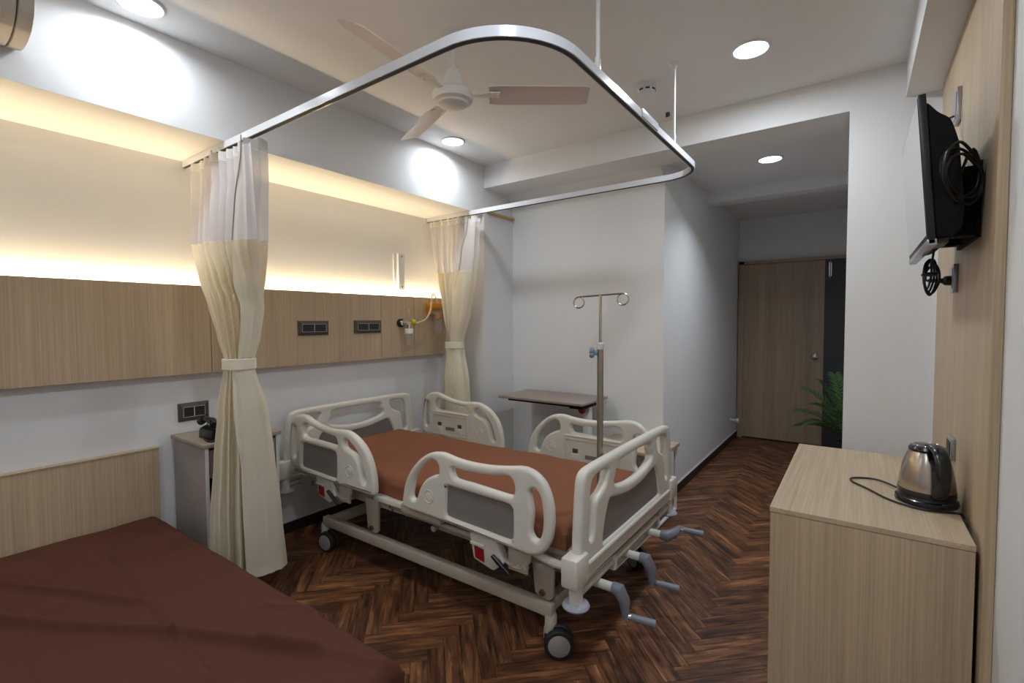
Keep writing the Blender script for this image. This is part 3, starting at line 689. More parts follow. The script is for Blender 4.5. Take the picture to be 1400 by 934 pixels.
# lower frame
for y in (1.72, 2.60):
    obj('base_beam', box(-2.66, -1.02, y - .022, y + .022, .152, .207, bev=.006), M['steelpaint'], bed)
    for x in (-1.07, -2.20):
        lp = obj('lift_plate', prism([(x - .06, .41), (x + .055, .41), (x + .05, .235), (x + .03, .218), (x - .015, .218), (x - .04, .235)], 'y', y - .008, y + .008, .002), M['steelpaint'], bed)
        bm = bmesh.new(); bm_lathe(bm, [(.014, y - .02), (.014, y + .02)], 12, (x + .0, 0, .245), 'y'); obj('bolt', bm, M['brush'], lp)
    obj('upper_beam', box(-2.80, -.90, y - .018 + (.03 if y < 2 else -.03), y + .018 + (.03 if y < 2 else -.03), .365, .408, bev=.004), M['steelpaint'], bed)
for x in (-1.06, -2.62): obj('cross_beam', box(x - .022, x + .022, 1.70, 2.62, .15, .205, bev=.005), M['steelpaint'], bed)
for x in (-1.1, -1.75, -2.23): obj('cross_tube', tube([(x, 1.74, .34), (x, 2.58, .34)], .016, 10), M['steelpaint'], bed)
for y in (1.78, 2.085, 2.37): obj('crank_shaft', tube([(-.86, y, .328), (-1.74, y, .335)], .012, 10), M['steelpaint'], bed)
for x, ang, yo in ((-1.035, .55, 1), (-2.66, .2, 1)):
    for y, sg in ((1.72, -1), (2.60, 1)):
        co = obj('caster', (lambda b: (bm_lathe(b, [(.020, .165), (.026, .155), (.026, .11), (.030, .10), (.030, .085)], 20, (x, y, 0)), bm_box(b, x - .028, x + .035, y - .022, y + .022, .05, .10, bev=.01), b)[2])(bmesh.new()), M['steelpaint'], bed)
        bm = bmesh.new()
        for s2 in (-1, 1):
            yy = s2 * .021
            b2 = lathe([(.03, yy - .013), (.056, yy - .013), (.062, yy - .008), (.062, yy + .008), (.056, yy + .013), (.03, yy + .013)], 28, (0, 0, 0), 'y')
            me = bpy.data.meshes.new('t'); b2.to_mesh(me); b2.free(); bm.from_mesh(me); bpy.data.meshes.remove(me)
        T = Matrix.Translation((x + .045, y - .01, .0625)) @ Matrix.Rotation(ang * (1 if y < 2 else -1), 4, 'Z')
        bmesh.ops.transform(bm, matrix=T, verts=bm.verts)
        obj('wheel', bm, M['rubber'], co, 'twin black rubber wheel')
        for s2 in (-1, 1):
            cap = lathe([(.044, .034 * s2), (.046, .036 * s2), (.040, .039 * s2), (.002, .040 * s2)], 24, (0, 0, 0), 'y')
            bmesh.ops.transform(cap, matrix=T, verts=cap.verts); obj('wheel_cap', cap, M['wheelgrey'], co, 'grey wheel cap')
# cranks at the foot
for (y, v, L) in ((1.78, (.16, .10, -1), .105), (2.085, (.16, .10, -1), .105), (2.37, (.25, 1, .10), .10)):
    z0 = .328; v = Vector(v).normalized()
    a = Vector((-.90, y, z0)); b = Vector((-.775, y, z0)); c = b + Vector((.03, 0, 0)) + v * L; e = c + Vector((.11, .03, -.01))
    co = obj('crank_handle', tube([b + Vector((-.005, 0, 0)), b + Vector((.02, 0, 0)), b + Vector((.035, 0, 0)) + v * .04, c - v * .02, c + v * .012], [.024, .028, .024, .017, .014], 14), M['crank'], bed, 'grey folding crank')
    obj('crank_collar', tube([a, b], .019, 14), P_, co)
    obj('crank_joint', tube([c + Vector((-.012, 0, 0)), c + Vector((.022, .004, 0))], .013, 10), M['chrome'], co)
    obj('crank_grip', tube([c + Vector((.015, .003, 0)), e], [.013, .016], 14), M['crank'], co)

# ---------------------------------------------------------------- IV pole
IX, IY = -.897, 1.905
iv = thing('iv_pole', (IX, IY, .36), 'stainless drip pole with two loop hooks standing at the foot of the hospital bed', 'drip pole')
obj('tube', tube([(IX, IY, .36), (IX, IY, 1.285)], .0135, 18), M['brush'], iv)
obj('collar', lathe([(.0145, 1.28), (.016, 1.283), (.016, 1.306), (.008, 1.309)], 18, (IX, IY, 0)), M['white'], iv, 'white plastic collar')
obj('inner_rod', tube([(IX, IY, 1.28), (IX, IY, 1.512)], .0058, 12), M['steel'], iv)
kd = Vector((-.75, -.45, 0)).normalized(); bm = bmesh.new(); kc = Vector((IX, IY, 1.265)) + kd * .036
ks = Vector((kd.y, -kd.x, 0)); up = Vector((0, 0, 1))
bm_tube(bm, [Vector((IX, IY, 1.265)) + kd * .012, kc + kd * .004], .011, 10)
for q in range(5):
    a = q * 2 * PI / 5; p = kc + (ks * math.cos(a) + up * math.sin(a)) * .013
    r = bmesh.ops.create_icosphere(bm, subdivisions=2, radius=.0115)
    for v_ in r['verts']: v_.co += p
obj('clamp_knob', bm, M['blue'], iv, 'blue-grey lobed clamp knob')
hd = Vector((math.cos(math.radians(8)), math.sin(math.radians(8)), .05)).normalized(); top = Vector((IX, IY, 1.512))
obj('cross_bar', tube([top - hd * .095, top + hd * .095], .0038, 8), M['steel'], iv)
for s in (-1, 1):
    e = top + hd * .095 * s; hp = []
    for i in range(22):
        a = PI / 2 - i * 2 * PI * .97 / 21 * 1
        hp.append(e + hd * s * (math.cos(a) * .024 + .002) + Vector((0, 0, 1)) * (math.sin(a) * .024 - .024))
    obj('hook', tube(hp, .0034, 8), M['steel'], iv)

# ---------------------------------------------------------------- overbed table and stool
ot = thing('overbed_table', (-1.98, 3.3, 0), 'grey-brown overbed table standing against the back wall', 'table')
obj('table_top', box(-2.36, -1.60, 3.10, 3.54, .785, .805, bev=.004), M['greylam'], ot, smooth=True)
obj('under_frame', box(-2.28, -1.70, 3.13, 3.16, .768, .785), M['blackmatt'], ot, smooth=False)
obj('column', box(-1.70, -1.645, 3.30, 3.36, .05, .77, bev=.006), M['white'], ot)
obj('bracket', box(-1.73, -1.62, 3.14, 3.38, .755, .784, bev=.003), M['blackmatt'], ot)
obj('height_knob', (lambda b: (bm_tube(b, [(-1.672, 3.30, .735), (-1.672, 3.245, .735)], .008, 8), bm_lathe(b, [(.02, 3.22), (.030, 3.228), (.030, 3.245), (.018, 3.252)], 8, (-1.672, 0, .735), 'y'), b)[2])(bmesh.new()), M['red'], ot, 'red height knob')
obj('base', (lambda b: (bm_box(b, -2.3, -1.65, 3.15, 3.19, .04, .075, bev=.004), bm_box(b, -2.3, -1.65, 3.47, 3.51, .04, .075, bev=.004), bm_box(b, -1.70, -1.645, 3.15, 3.51, .04, .075, bev=.004), b)[3])(bmesh.new()), M['white'], ot)
for x in (-2.27, -1.68):
    for y in (3.17, 3.49): obj('caster', lathe([(.02, y - .012), (.022, y - .008), (.022, y + .008), (.02, y + .012)], 16, (x, 0, .022), 'y'), M['rubber'], ot)
st = thing('stool', (-1.3, 3.35, 0), 'low wooden-topped stool on white tube legs in front of the corridor corner', 'stool')
obj('seat', box(-1.55, -1.045, 3.15, 3.575, .482, .507, bev=.003), M['oakx'], st)
for y in (3.18, 3.56):
    for x in (-1.53, -1.07): obj('leg', tube([(x, y, .012), (x, y, .482)], .012, 10), M['white'], st)
for x in (-1.53, -1.07):
    obj('floor_bar', tube([(x, 3.14, .013), (x, 3.565, .013)], .012, 10), M['white'], st)
    obj('gusset', prism([(3.545, .482), (3.50, .482), (3.548, .40)], 'x', x - .004, x + .004), M['white'], st)
obj('back_bar', tube([(-1.53, 3.56, .02), (-1.07, 3.56, .02)], .011, 10), M['white'], st)
obj('stretcher', tube([(-1.53, 3.18, .24), (-1.07, 3.18, .24)], .010, 10), M['white'], st)

# ---------------------------------------------------------------- bedside cabinet, phone
cb = thing('bedside_cabinet', (-2.86, 1.24, 0), 'grey bedside cabinet on wheels behind the nearer curtain', 'cabinet')
c0, c1, y0, y1 = -3.052, -2.665, 1.055, 1.435
obj('top', box(c0 - .005, c1 + .015, y0 - .012, y1 + .012, .768, .789, bev=.003), M['cabtop'], cb)
obj('side_panel', box(c0, c1, y0, y0 + .016, .07, .768, bev=.001), M['cablam'], cb); obj('side_panel', box(c0, c1, y1 - .016, y1, .07, .768, bev=.001), M['cablam'], cb)
obj('back_panel', box(c0, c0 + .01, y0 + .016, y1 - .016, .07, .768), M['cablam'], cb)
obj('bottom_panel', box(c0, c1, y0 + .016, y1 - .016, .07, .086), M['cablam'], cb)
obj('face_edge', (lambda b: (bm_box(b, c1, c1 + .004, y0, y0 + .016, .07, .768), bm_box(b, c1, c1 + .004, y1 - .016, y1, .07, .768), b)[2])(bmesh.new()), M['white'], cb, 'white front edging')
obj('shelf', box(c0 + .01, c1 + .006, y0 + .016, y1 - .016, .345, .362, bev=.002), M['white'], cb, 'white open shelf')
obj('niche_back', box(c0 + .012, c0 + .016, y0 + .016, y1 - .016, .362, .60), M['dark'], cb)
dr = obj('drawer', box(c1 - .35, c1 + .004, y0 + .020, y1 - .020, .61, .752, bev=.002), M['drawer'], cb, 'grey drawer front')
obj('drawer_pull', box(c1 + .004, c1 + .018, 1.36, 1.40, .69, .735, bev=.003), M['silver'], dr)
dd = obj('cupboard_door', box(c1 - .014, c1 + .004, y0 + .020, y1 - .020, .092, .340, bev=.002), M['drawer'], cb, 'grey lower door')
obj('door_pull', box(c1 + .004, c1 + .016, 1.34, 1.38, .27, .30, bev=.003), M['silver'], dd)
for x in (c0 + .05, c1 - .04):
    for y in (y0 + .045, y1 - .035):
        w = obj('caster', tube([(x, y, .045), (x, y, .07)], .010, 8), M['plate'], cb)
        obj('wheel', lathe([(.022, y - .016), (.025, y - .012), (.025, y + .012), (.022, y + .016)], 18, (x, 0, .026), 'y'), M['wheelgrey'], w)
tp = thing('telephone', (-2.77, 1.16, .79), 'black telephone handset in its cradle on the bedside cabinet', 'telephone')
obj('cradle', prism(rounded([(1.10, .79), (1.20, .79), (1.195, .83), (1.14, .855), (1.105, .84)], .01), 'x', -2.85, -2.70, .003), M['black'], tp)
obj('handset', tube(smooth_path([(-2.855, 1.115, .872), (-2.82, 1.12, .89), (-2.775, 1.12, .893), (-2.73, 1.12, .89), (-2.695, 1.115, .872)], 5), [.020] * 6 + [.014] * 9 + [.020] * 6, 12), M['black'], tp)
obj('cord', tube(smooth_path([(-2.70, 1.13, .80), (-2.675, 1.10, .795), (-2.70, 1.085, .795), (-2.76, 1.095, .796), (-2.80, 1.11, .80)], 6), .006, 8), M['black'], tp)
obj('line', tube(smooth_path([(-2.86, 1.15, .85), (-2.98, 1.20, .87), (-3.055, 1.225, .875)], 5), .0025, 6), M['black'], tp)

# ---------------------------------------------------------------- switch plates
def switch(x, y0, y1, z0, z1, label, face=1, plug=False):
    t = thing('switch_plate', (x, (y0 + y1) / 2, (z0 + z1) / 2), label, 'socket plate', 'dark socket plates on the bed-head wall')
    bm = bmesh.new(); s = [(y0, z0), (y1, z0), (y1, z1), (y0, z1)]; w = .022
    q = [(y0 + w, z0 + w), (y1 - w, z0 + w), (y1 - w, z1 - w), (y0 + w, z1 - w)]
    A = [bm.verts.new((x, a, b)) for a, b in s]; B = [bm.verts.new((x + .008, a, b)) for a, b in s]; Cc = [bm.verts.new((x + .016, a, b)) for a, b in q]
    for P1, P2 in ((A, B), (B, Cc)):
        for i in range(4): bm.faces.new((P1[i], P1[(i + 1) % 4], P2[(i + 1) % 4], P2[i]))
    bm.faces.new(Cc); bm.faces.new(A[::-1]); obj('surround', bm, M['plate'], t, smooth=False)
    ym = (y0 + y1) / 2; xx = x + .0165
    bm = bmesh.new(); e = .0022
    for a, b, c, d_ in ((y0 + w, y1 - w, z0 + w, z0 + w + e), (y0 + w, y1 - w, z1 - w - e, z1 - w), (y0 + w, y0 + w + e, z0 + w, z1 - w), (y1 - w - e, y1 - w, z0 + w, z1 - w), (ym - e, ym + e, z0 + w, z1 - w)):
        bm_box(bm, x + .015, xx + .001, a, b, c, d_)
    obj('bezel', bm, M['plateline'], t, 'thin pale bezel', smooth=False)
    for a, b in ((y0 + w + e, ym - e), (ym + e, y1 - w - e)):
        m_ = obj('socket_module', box(x + .012, xx, a, b, z0 + w + e, z1 - w - e), M['plateface'], t, smooth=False)
        cy, cz = (a + b) / 2, (z0 + z1) / 2
        bm = bmesh.new()
        for oy, oz in ((0, .014), (-.010, -.008), (.010, -.008)): bm_lathe(bm, [(.0042, xx - .002), (.0042, xx + .0006)], 10, (0, cy + oy, cz + oz), 'x')
        obj('pin_holes', bm, M['dark'], m_)
switch(-3.005, 1.768, 1.990, 1.316, 1.413, 'dark two-module socket plate on the oak panel, nearer the curtain')
switch(-3.005, 2.205, 2.445, 1.320, 1.416, 'dark two-module socket plate on the oak panel, beside the panel seam')
switch(XL, 1.085, 1.24, .850, .952, 'dark socket plate on the white wall above the bedside cabinet')
for (ya, yb, za, zb, lb, plug) in ((2.545, 2.63, 2.17, 2.30, 'silver socket plate on the oak wall above the television', 0), (2.50, 2.585, 1.505, 1.615, 'silver socket plate on the oak wall below the television', 1), (2.43, 2.53, .865, .95, 'silver socket plate on the oak wall behind the kettle', 0)):
    t = thing('socket_plate', (.31, (ya + yb) / 2, (za + zb) / 2), lb, 'socket plate', 'silver socket plates on the oak wall')
    obj('surround', box(.296, .310, ya, yb, za, zb, bev=.003), M['silver'], t)
    obj('face', box(.2935, .297, ya + .012, yb - .012, za + .015, zb - .015), M['plateface'] if zb < 1 else M['silver'], t, smooth=False)
# ---------------------------------------------------------------- wall fittings by the bed head
lt = thing('wall_fitting', (XL, 2.66, 1.81), 'white upright metal fitting screwed to the wall above the lit panel', 'wall fitting')
obj('plate', box(XL, XL + .035, 2.665, 2.73, 1.665, 1.96, bev=.003), M['white'], lt)
obj('flange', box(XL, XL + .012, 2.635, 2.665, 1.67, 1.955, bev=.002), M['white'], lt)
for z in (1.69, 1.935): obj('screw', lathe([(.006, XL + .034), (.006, XL + .038), (.001, XL + .038)], 10, (0, 2.70, z), 'x'), M['plate'], lt)
fm = thing('oxygen_flowmeter', (-3.005, 2.67, 1.4), 'oxygen flowmeter with clear humidifier bottle on the oak panel', 'flowmeter')
obj('outlet', lathe([(.034, -3.005), (.034, -2.985), (.026, -2.980)], 24, (0, 2.645, 1.395), 'x'), M['black'], fm, 'black round gas outlet')
obj('outlet_ring', lathe([(.022, -2.981), (.022, -2.972), (.014, -2.968), (.003, -2.968)], 20, (0, 2.645, 1.395), 'x'), M['chrome'], fm)
obj('valve_body', tube([(-2.97, 2.645, 1.395), (-2.935, 2.655, 1.395), (-2.935, 2.73, 1.395)], .013, 12), M['chrome'], fm)
obj('flow_tube', tube([(-2.935, 2.685, 1.40), (-2.935, 2.685, 1.51)], .010, 12), M['clear'], fm)
obj('yellow_knob', lathe([(.02, 2.70), (.024, 2.705), (.024, 2.735), (.018, 2.74)], 14, (-2.935, 0, 1.40), 'y'), M['yellow'], fm, 'yellow valve knob')
obj('bottle_cap', lathe([(.030, 1.350), (.033, 1.345), (.033, 1.310), (.028, 1.305)], 22, (-2.935, 2.675, 0)), M['white'], fm, 'white bottle cap')
obj('bottle', lathe([(.026, 1.305), (.028, 1.29), (.028, 1.225), (.022, 1.21), (.003, 1.208)], 22, (-2.935, 2.675, 0)), M['clear'], fm, 'clear humidifier bottle')
obj('bottle_stem', tube([(-2.935, 2.675, 1.345), (-2.935, 2.675, 1.39)], .010, 10), M['chrome'], fm)
su = thing('suction_unit', (-3.005, 3.0, 1.5), 'orange wall suction unit with clear jar beside the farther curtain', 'suction unit')
obj('regulator', box(-3.005, -2.955, 2.93, 3.10, 1.515, 1.565, bev=.008), M['orange'], su, 'orange regulator bar')
obj('bracket', box(-3.005, -2.965, 2.935, 2.975, 1.47, 1.52, bev=.005), M['orange'], su)
obj('float_valve', lathe([(.022, 1.47), (.026, 1.46), (.022, 1.43), (.01, 1.42)], 18, (-2.955, 3.03, 0)), M['orange'], su, 'orange float inside the jar')
obj('jar', lathe([(.045, 1.49), (.048, 1.48), (.046, 1.32), (.038, 1.30), (.003, 1.298)], 26, (-2.95, 3.03, 0)), M['clear'], su, 'clear suction jar')
obj('hose', tube(smooth_path([(-2.93, 2.74, 1.39), (-2.92, 2.84, 1.42), (-2.93, 2.91, 1.49), (-2.94, 2.935, 1.57), (-2.95, 2.955, 1.625), (-2.97, 2.99, 1.64), (-2.985, 3.03, 1.62), (-2.98, 3.045, 1.56)], 7), .008, 10), M['tube'], su, 'milky rubber hose')

# ---------------------------------------------------------------- attendant cot
ct = thing('attendant_cot', (-2.0, .49, 0), 'low cot with a brown sheet and oak headboard in the foreground', 'bed')
wr = [([(-2.95, .22), (-2.682, .33), (-2.368, .477), (-2.085, .596)], .026, .016), ([(-2.65, .18), (-2.35, .285), (-2.123, .388), (-1.793, .607), (-1.567, .708), (-1.325, .809)], .034, .018),
      ([(-2.95, .672), (-2.671, .668), (-1.824, .607), (-1.10, .56)], .008, .008), ([(-1.70, .86), (-1.60, .915), (-1.52, .95)], .014, .018), ([(-2.213, .334), (-1.897, .30), (-1.6, .30)], .006, .010), ([(-1.5, .75), (-1.25, .86), (-1.12, .90)], .020, .020), ([(-1.7, .5), (-1.35, .62), (-1.15, .80)], .010, .025)]
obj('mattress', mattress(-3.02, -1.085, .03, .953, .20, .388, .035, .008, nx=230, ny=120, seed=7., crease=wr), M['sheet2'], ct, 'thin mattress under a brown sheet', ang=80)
hb = obj('headboard', box(-3.066, -3.03, -.12, .977, .0, .732, bev=.001), M['oak'], ct, smooth=False)
obj('headboard_lipping', box(-3.067, -3.026, -.12, .978, .732, .739, bev=.001), M['oakx'], hb, 'pale top lipping', smooth=False)
obj('box_frame', box(-3.02, -1.10, .05, .935, .10, .20, bev=.003), M['oak'], ct, smooth=False)
for x in (-2.98, -1.16):
    for y in (.08, .87): obj('leg', box(x - .025, x + .025, y - .025, y + .025, 0, .10), M['oak'], ct, smooth=False)

# ---------------------------------------------------------------- drawer cabinet, kettle
kz = .75
cab = thing('side_cabinet', (.03, 2.4, 0), 'oak laminate low cabinet under the television', 'cabinet')
obj('top_panel', box(-.237, .291, 1.876, 2.935, kz - .018, kz, bev=.0012, seg=1), M['oaky'], cab, smooth=False)
obj('end_panel', box(-.235, .290, 1.878, 1.896, .0, kz - .0195, bev=.001, seg=1), M['oak'], cab, smooth=False)
obj('end_panel', box(-.235, .290, 2.914, 2.932, .0, kz - .0195, bev=.001, seg=1), M['oak'], cab, smooth=False)
obj('back_panel', box(.272, .288, 1.896, 2.914, .02, kz - .02), M['oak'], cab, smooth=False)
for a, b in ((1.90, 2.23), (2.235, 2.57), (2.575, 2.91)):
    obj('door', box(-.236, -.218, a, b, .08, kz - .025, bev=.001, seg=1), M['oak'], cab, smooth=False)
obj('plinth', box(-.20, .27, 1.896, 2.914, 0, .075), M['oak'], cab, smooth=False)
KX, KY = .212, 2.24
kt = thing('kettle', (KX, KY, kz), 'steel electric kettle with black handle on the oak cabinet', 'kettle')
obj('base', lathe([(.086, kz), (.090, kz + .006), (.088, kz + .018), (.082, kz + .022), (.080, kz + .03)], 40, (KX, KY, 0)), M['kettlewin'], kt, 'black power base')
obj('body', lathe([(.080, kz + .048), (.081, kz + .053), (.077, kz + .09), (.070, kz + .13), (.060, kz + .165), (.051, kz + .186)], 48, (KX, KY, 0)), M['steel'], kt, 'polished steel body')
obj('lower_ring', lathe([(.081, kz + .030), (.083, kz + .034), (.082, kz + .050), (.078, kz + .0505)], 40, (KX, KY, 0)), M['kettlewin'], kt, 'black lower ring')
lid = obj('lid', lathe([(.053, kz + .184), (.054, kz + .192), (.048, kz + .202), (.030, kz + .208), (.002, kz + .210)], 40, (KX, KY, 0)), M['kettlewin'], kt, 'black lid')
bm = bmesh.new(); bm_tube(bm, [(KX + .040 * math.cos(t * PI / 16), KY + .040 * math.sin(t * PI / 16), kz + .2055) for t in range(32)], .0016, 6, closed=True)
obj('lid_rim', bm, M['chrome'], lid)
hz = math.radians(-73); hv = Vector((math.cos(hz), math.sin(hz), 0)); hs = Vector((-hv.y, hv.x, 0)); K0 = Vector((KX, KY, 0))
hp = [K0 + hv * r + Vector((0, 0, kz + z)) for r, z in ((.028, .207), (.058, .207), (.088, .196), (.107, .165), (.112, .12), (.106, .08), (.093, .053), (.080, .042))]
hp = smooth_path(hp, 5); bm = bmesh.new()
rings = []
for i, p in enumerate(hp):
    t_ = (hp[min(i + 1, len(hp) - 1)] - hp[max(i - 1, 0)]).normalized(); nn = t_.cross(hs); wd_ = .023 - .003 * abs(i / len(hp) - .5)
    rings.append([bm.verts.new(p + hs * math.cos(q * PI / 8) * wd_ + nn * math.sin(q * PI / 8) * .011) for q in range(16)])
for A, B in zip(rings, rings[1:]):
    for q in range(16): bm.faces.new((A[q], A[(q + 1) % 16], B[(q + 1) % 16], B[q]))
bm.faces.new(rings[0]); bm.faces.new(rings[-1][::-1])
obj('handle', bm, M['kettlewin'], kt, 'black loop handle')
obj('back_strip', (lambda b: (bm_tube(b, [K0 + hv * r + Vector((0, 0, kz + z)) for r, z in ((.078, .04), (.076, .09), (.070, .13), (.060, .165), (.05, .19))], 0, prof=[(-.022, -.004), (-.022, .004), (.022, .004), (.022, -.004)]), b)[1])(bmesh.new()), M['kettlewin'], kt, 'black strip behind the handle')
sv = -hv
obj('spout', prism([(-.03, 0), (.03, 0), (0, .045)], 'z', kz + .15, kz + .19) if False else tube([K0 + sv * .055 + Vector((0, 0, kz + .15)), K0 + sv * .075 + Vector((0, 0, kz + .175)), K0 + sv * .083 + Vector((0, 0, kz + .19))], [.014, .018, .015], 12), M['steel'], kt)
obj('cord', tube(smooth_path([(KX - .06, KY + .06, kz + .012), (.08, 2.42, kz + .006), (.00, 2.40, kz + .005), (-.005, 2.345, kz + .005), (.04, 2.28, kz + .005), (.11, 2.175, kz + .005), (.20, 2.125, kz + .005), (.285, 2.15, kz + .005), (.296, 2.11, kz + .0045)], 7), .0036, 8), M['black'], kt, 'black power cord')

# ---------------------------------------------------------------- television
TV = thing('television', (.2, 2.28, 1.63), 'black flat television mounted on the oak wall', 'television')
tz0, tz1, ty0, ty1 = 1.632, 2.095, 1.965, 2.60
TM = Matrix.Translation((.178, 0, tz0)) @ Matrix.Rotation(math.radians(-4.3), 4, 'Y')
def tv(bm): bmesh.ops.transform(bm, matrix=TM, verts=bm.verts); return bm
Hh = tz1 - tz0
obj('bezel', tv(box(-.006, .014, ty0, ty1, 0, Hh, bev=.003)), M['black'], TV)
obj('screen', tv(box(-.0075, -.005, ty0 + .010, ty1 - .010, .030, Hh - .010)), M['blackgloss'], TV, 'glossy dark screen', smooth=False)
obj('lower_bezel', tv(box(-.008, .016, ty0, ty1, -.004, .016, bev=.002)), M['silver'], TV, 'silver lower bezel')
obj('back_shell', tv(prism(rounded([(.014, .02), (.075, .03), (.085, .10), (.083, .30), (.068, .375), (.040, .40), (.014, .445)], .02), 'y', ty0 + .012, ty1 - .012, .004)), M['blackmatt'], TV)
obj('wall_mount', (lambda b: (bm_box(b, .298, .310, 2.10, 2.46, 1.66, 1.90), bm_box(b, .245, .299, 2.12, 2.18, 1.67, 1.89), bm_box(b, .245, .299, 2.37, 2.43, 1.67, 1.89), b)[3])(bmesh.new()), M['blackmatt'], TV)
obj('input_port', tv(box(.016, .05, ty0 + .06, ty0 + .20, .006, .022, bev=.002)), M['plate'], TV)
# coiled cable from the upper socket, and the plug lead below
cc = thing('cable_coil', (.26, 2.0, 1.90), 'coiled black cable hanging behind the television', 'cable')
bm = bmesh.new(); pts = []
c0_ = Vector((.248, 1.985, 1.835)); a1 = Vector((.62, .78, 0)).normalized(); a2 = Vector((.0, -.15, 1)).normalized()
pts += [Vector((.292, 2.585, 2.20)), Vector((.262, 2.55, 2.17)), Vector((.246, 2.45, 2.06)), Vector((.250, 2.30, 1.97)), Vector((.245, 2.12, 1.92))]
for i in range(40):
    a = 1.9 + i * 2 * PI / 10; tn = i // 10
    rr = (.064, .078, .070, .086)[tn] + .006 * math.sin(i * 1.3)
    ofs = (Vector((0, 0, 0)), Vector((.012, .01, -.014)), Vector((-.012, .012, .012)), Vector((.004, -.012, .006)))[tn] * 1.0
    fr_ = (i % 10) / 10; nx_ = (Vector((.012, .01, -.014)), Vector((-.012, .012, .012)), Vector((.004, -.012, .006)), Vector((.0, 0, -.01)))[tn]
    pts.append(c0_ + a1 * math.cos(a) * rr * 1.05 + a2 * math.sin(a) * rr * .95 + ofs * (1 - fr_) + nx_ * fr_)
pts.append(Vector((.235, 2.06, 1.78)))
bm_tube(bm, smooth_path(pts, 5), .0042, 8); obj('cable', bm, M['black'], cc)
obj('thin_wire', tube(smooth_path([(.305, 2.50, 2.19), (.303, 2.46, 2.12), (.30, 2.40, 2.02), (.285, 2.2, 1.95)], 5), .0016, 6), M['plateline'], cc, 'thin pale wire')
pc = thing('power_lead', (.2, 2.3, 1.56), 'bundled black power lead below the television plugged into the oak wall', 'cable')
obj('plug', tube([(.297, 2.54, 1.553), (.275, 2.535, 1.553), (.268, 2.534, 1.553), (.225, 2.525, 1.555)], [.020, .018, .010, .007], 12), M['black'], pc)
pts = [(.225, 2.525, 1.555), (.215, 2.49, 1.556), (.212, 2.46, 1.575)]
for i in range(4):
    hw, hh = .016 + .005 * i, .052 + .006 * (i % 3)
    for q in range(9):
        a = 1.2 - q * 2 * PI / 9
        pts.append((.214 + .005 * i + math.cos(a) * hw * .8, 2.43 + math.cos(a) * hw + .004 * i, 1.570 + math.sin(a) * hh - .006 * i + (.012 if q < 4 else 0)))
pts += [(.222, 2.41, 1.60), (.228, 2.40, 1.66)]
obj('lead', tube(smooth_path(pts, 5), .0038, 8), M['black'], pc)
obj('cable_tie', box(.196, .244, 2.405, 2.455, 1.566, 1.580, bev=.006), M['black'], pc)

# ---------------------------------------------------------------- air conditioner, door stop, palm
ac = thing('air_conditioner', (-2.56, .0, 2.57), 'beige wall air conditioner on the bulkhead above the cot', 'air conditioner')
AP = [(XB, 2.415), (XB + .06, 2.395), (XB + .13, 2.395), (XB + .20, 2.41), (XB + .255, 2.45), (XB + .275, 2.52), (XB + .275, 2.66), (XB + .26, 2.685), (XB, 2.69)]
obj('body', prism(rounded(AP, .02), 'y', -.42, .386, .004), M['ac'], ac)
obj('end_cap', prism(rounded([(a * 1 + (.006 if a > XB + .01 else 0), b) for a, b in AP], .02), 'y', .390, .430, .006), M['ac'], ac, 'rounded end cap')
obj('louvre', prism([(XB + .12, 2.386), (XB + .205, 2.401), (XB + .254, 2.440), (XB + .248, 2.445), (XB + .200, 2.407), (XB + .12, 2.392)], 'y', -.38, .35), M['white'], ac)
ds = thing('door_stop', (XC, 6.0, .25), 'small white door stop on the corridor wall', 'door stop')
obj('stem', lathe([(.030, XC), (.030, XC + .006), (.012, XC + .01), (.012, XC + .06)], 16, (0, 6.0, .25), 'x'), M['white'], ds)
obj('bumper_tip', lathe([(.022, XC + .06), (.026, XC + .064), (.026, XC + .085), (.02, XC + .09)], 16, (0, 6.0, .25), 'x'), M['white'], ds)
PX, PY = -.02, 5.55
pl = thing('potted_palm', (PX, PY, 0), 'green potted palm by the dark panel at the corridor end', 'plant')
obj('pot', lathe([(.10, 0), (.13, .22), (.135, .24), (.12, .24), (.115, .215), (.003, .215)], 28, (PX, PY, 0)), M['pot'], pl)
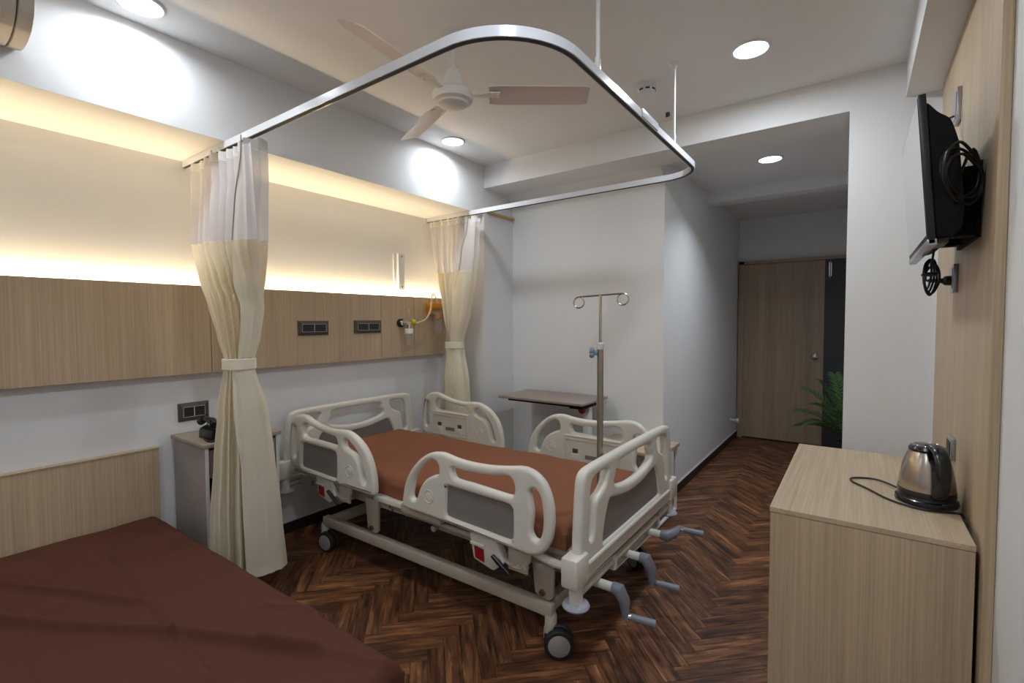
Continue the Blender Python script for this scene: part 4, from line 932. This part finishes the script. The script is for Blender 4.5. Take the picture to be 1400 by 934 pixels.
obj('soil', lathe([(.115, .205), (.115, .218), (.003, .222)], 20, (PX, PY, 0)), M['soil'], pl)
rnd = random.Random(11)
for fi, (dx, dy, h, ln) in enumerate(((-.43, -.05, .50, 1.), (-.38, .10, .70, .9), (-.25, -.12, .80, .9), (-.45, .04, .34, 1.), (-.36, -.12, .40, .9), (-.15, .20, .85, .9), (.12, -.1, .85, .5), (.10, .15, .7, .5), (-.1, -.30, .55, 1.), (-.30, .16, .55, .9))):
    b0 = Vector((PX + rnd.uniform(-.03, .03), PY + rnd.uniform(-.03, .03), .215))
    tip = Vector((PX + dx, PY + dy, h)); mid = (b0 + tip) / 2 + Vector((0, 0, .20 - .05 * (h < .5)))
    mid = b0 * .55 + tip * .45 + Vector((0, 0, .16))
    N = 20; cpts = [b0 * (1 - t) ** 2 + mid * 2 * t * (1 - t) + tip * t * t for t in [i / N for i in range(N + 1)]]
    fr = obj('frond', tube(cpts, [.006 - .0045 * i / N for i in range(N + 1)], 6), M['stem'], pl)
    bm = bmesh.new()
    for i in range(4, N + 1):
        t_ = (cpts[min(i + 1, N)] - cpts[i - 1]).normalized(); sd = t_.cross(Vector((0, 0, 1))).normalized(); un = sd.cross(t_)
        l = .20 * (1 - abs(i / N - .5) * .9) * ln
        for s in (-1, 1):
            d_ = (sd * s * .8 + t_ * .75 + un * .25 + Vector((rnd.uniform(-.1, .1), rnd.uniform(-.1, .1), rnd.uniform(-.1, .1)))).normalized()
            e0 = cpts[i]; w_ = d_.cross(un).normalized() * .012
            p1 = e0 + d_ * l * .45 + un * .004; p2 = e0 + d_ * l - Vector((0, 0, .03))
            v = [bm.verts.new(q) for q in (e0 - w_ * .4, e0 + w_ * .4, p1 + w_, p2, p1 - w_)]; c_ = bm.verts.new(p1 - un * .004)
            bm.faces.new((v[0], v[1], c_)); bm.faces.new((v[1], v[2], c_)); bm.faces.new((v[2], v[3], c_)); bm.faces.new((v[3], v[4], c_)); bm.faces.new((v[4], v[0], c_))
    obj('leaflets', bm, M['leaf'], fr, smooth=True)
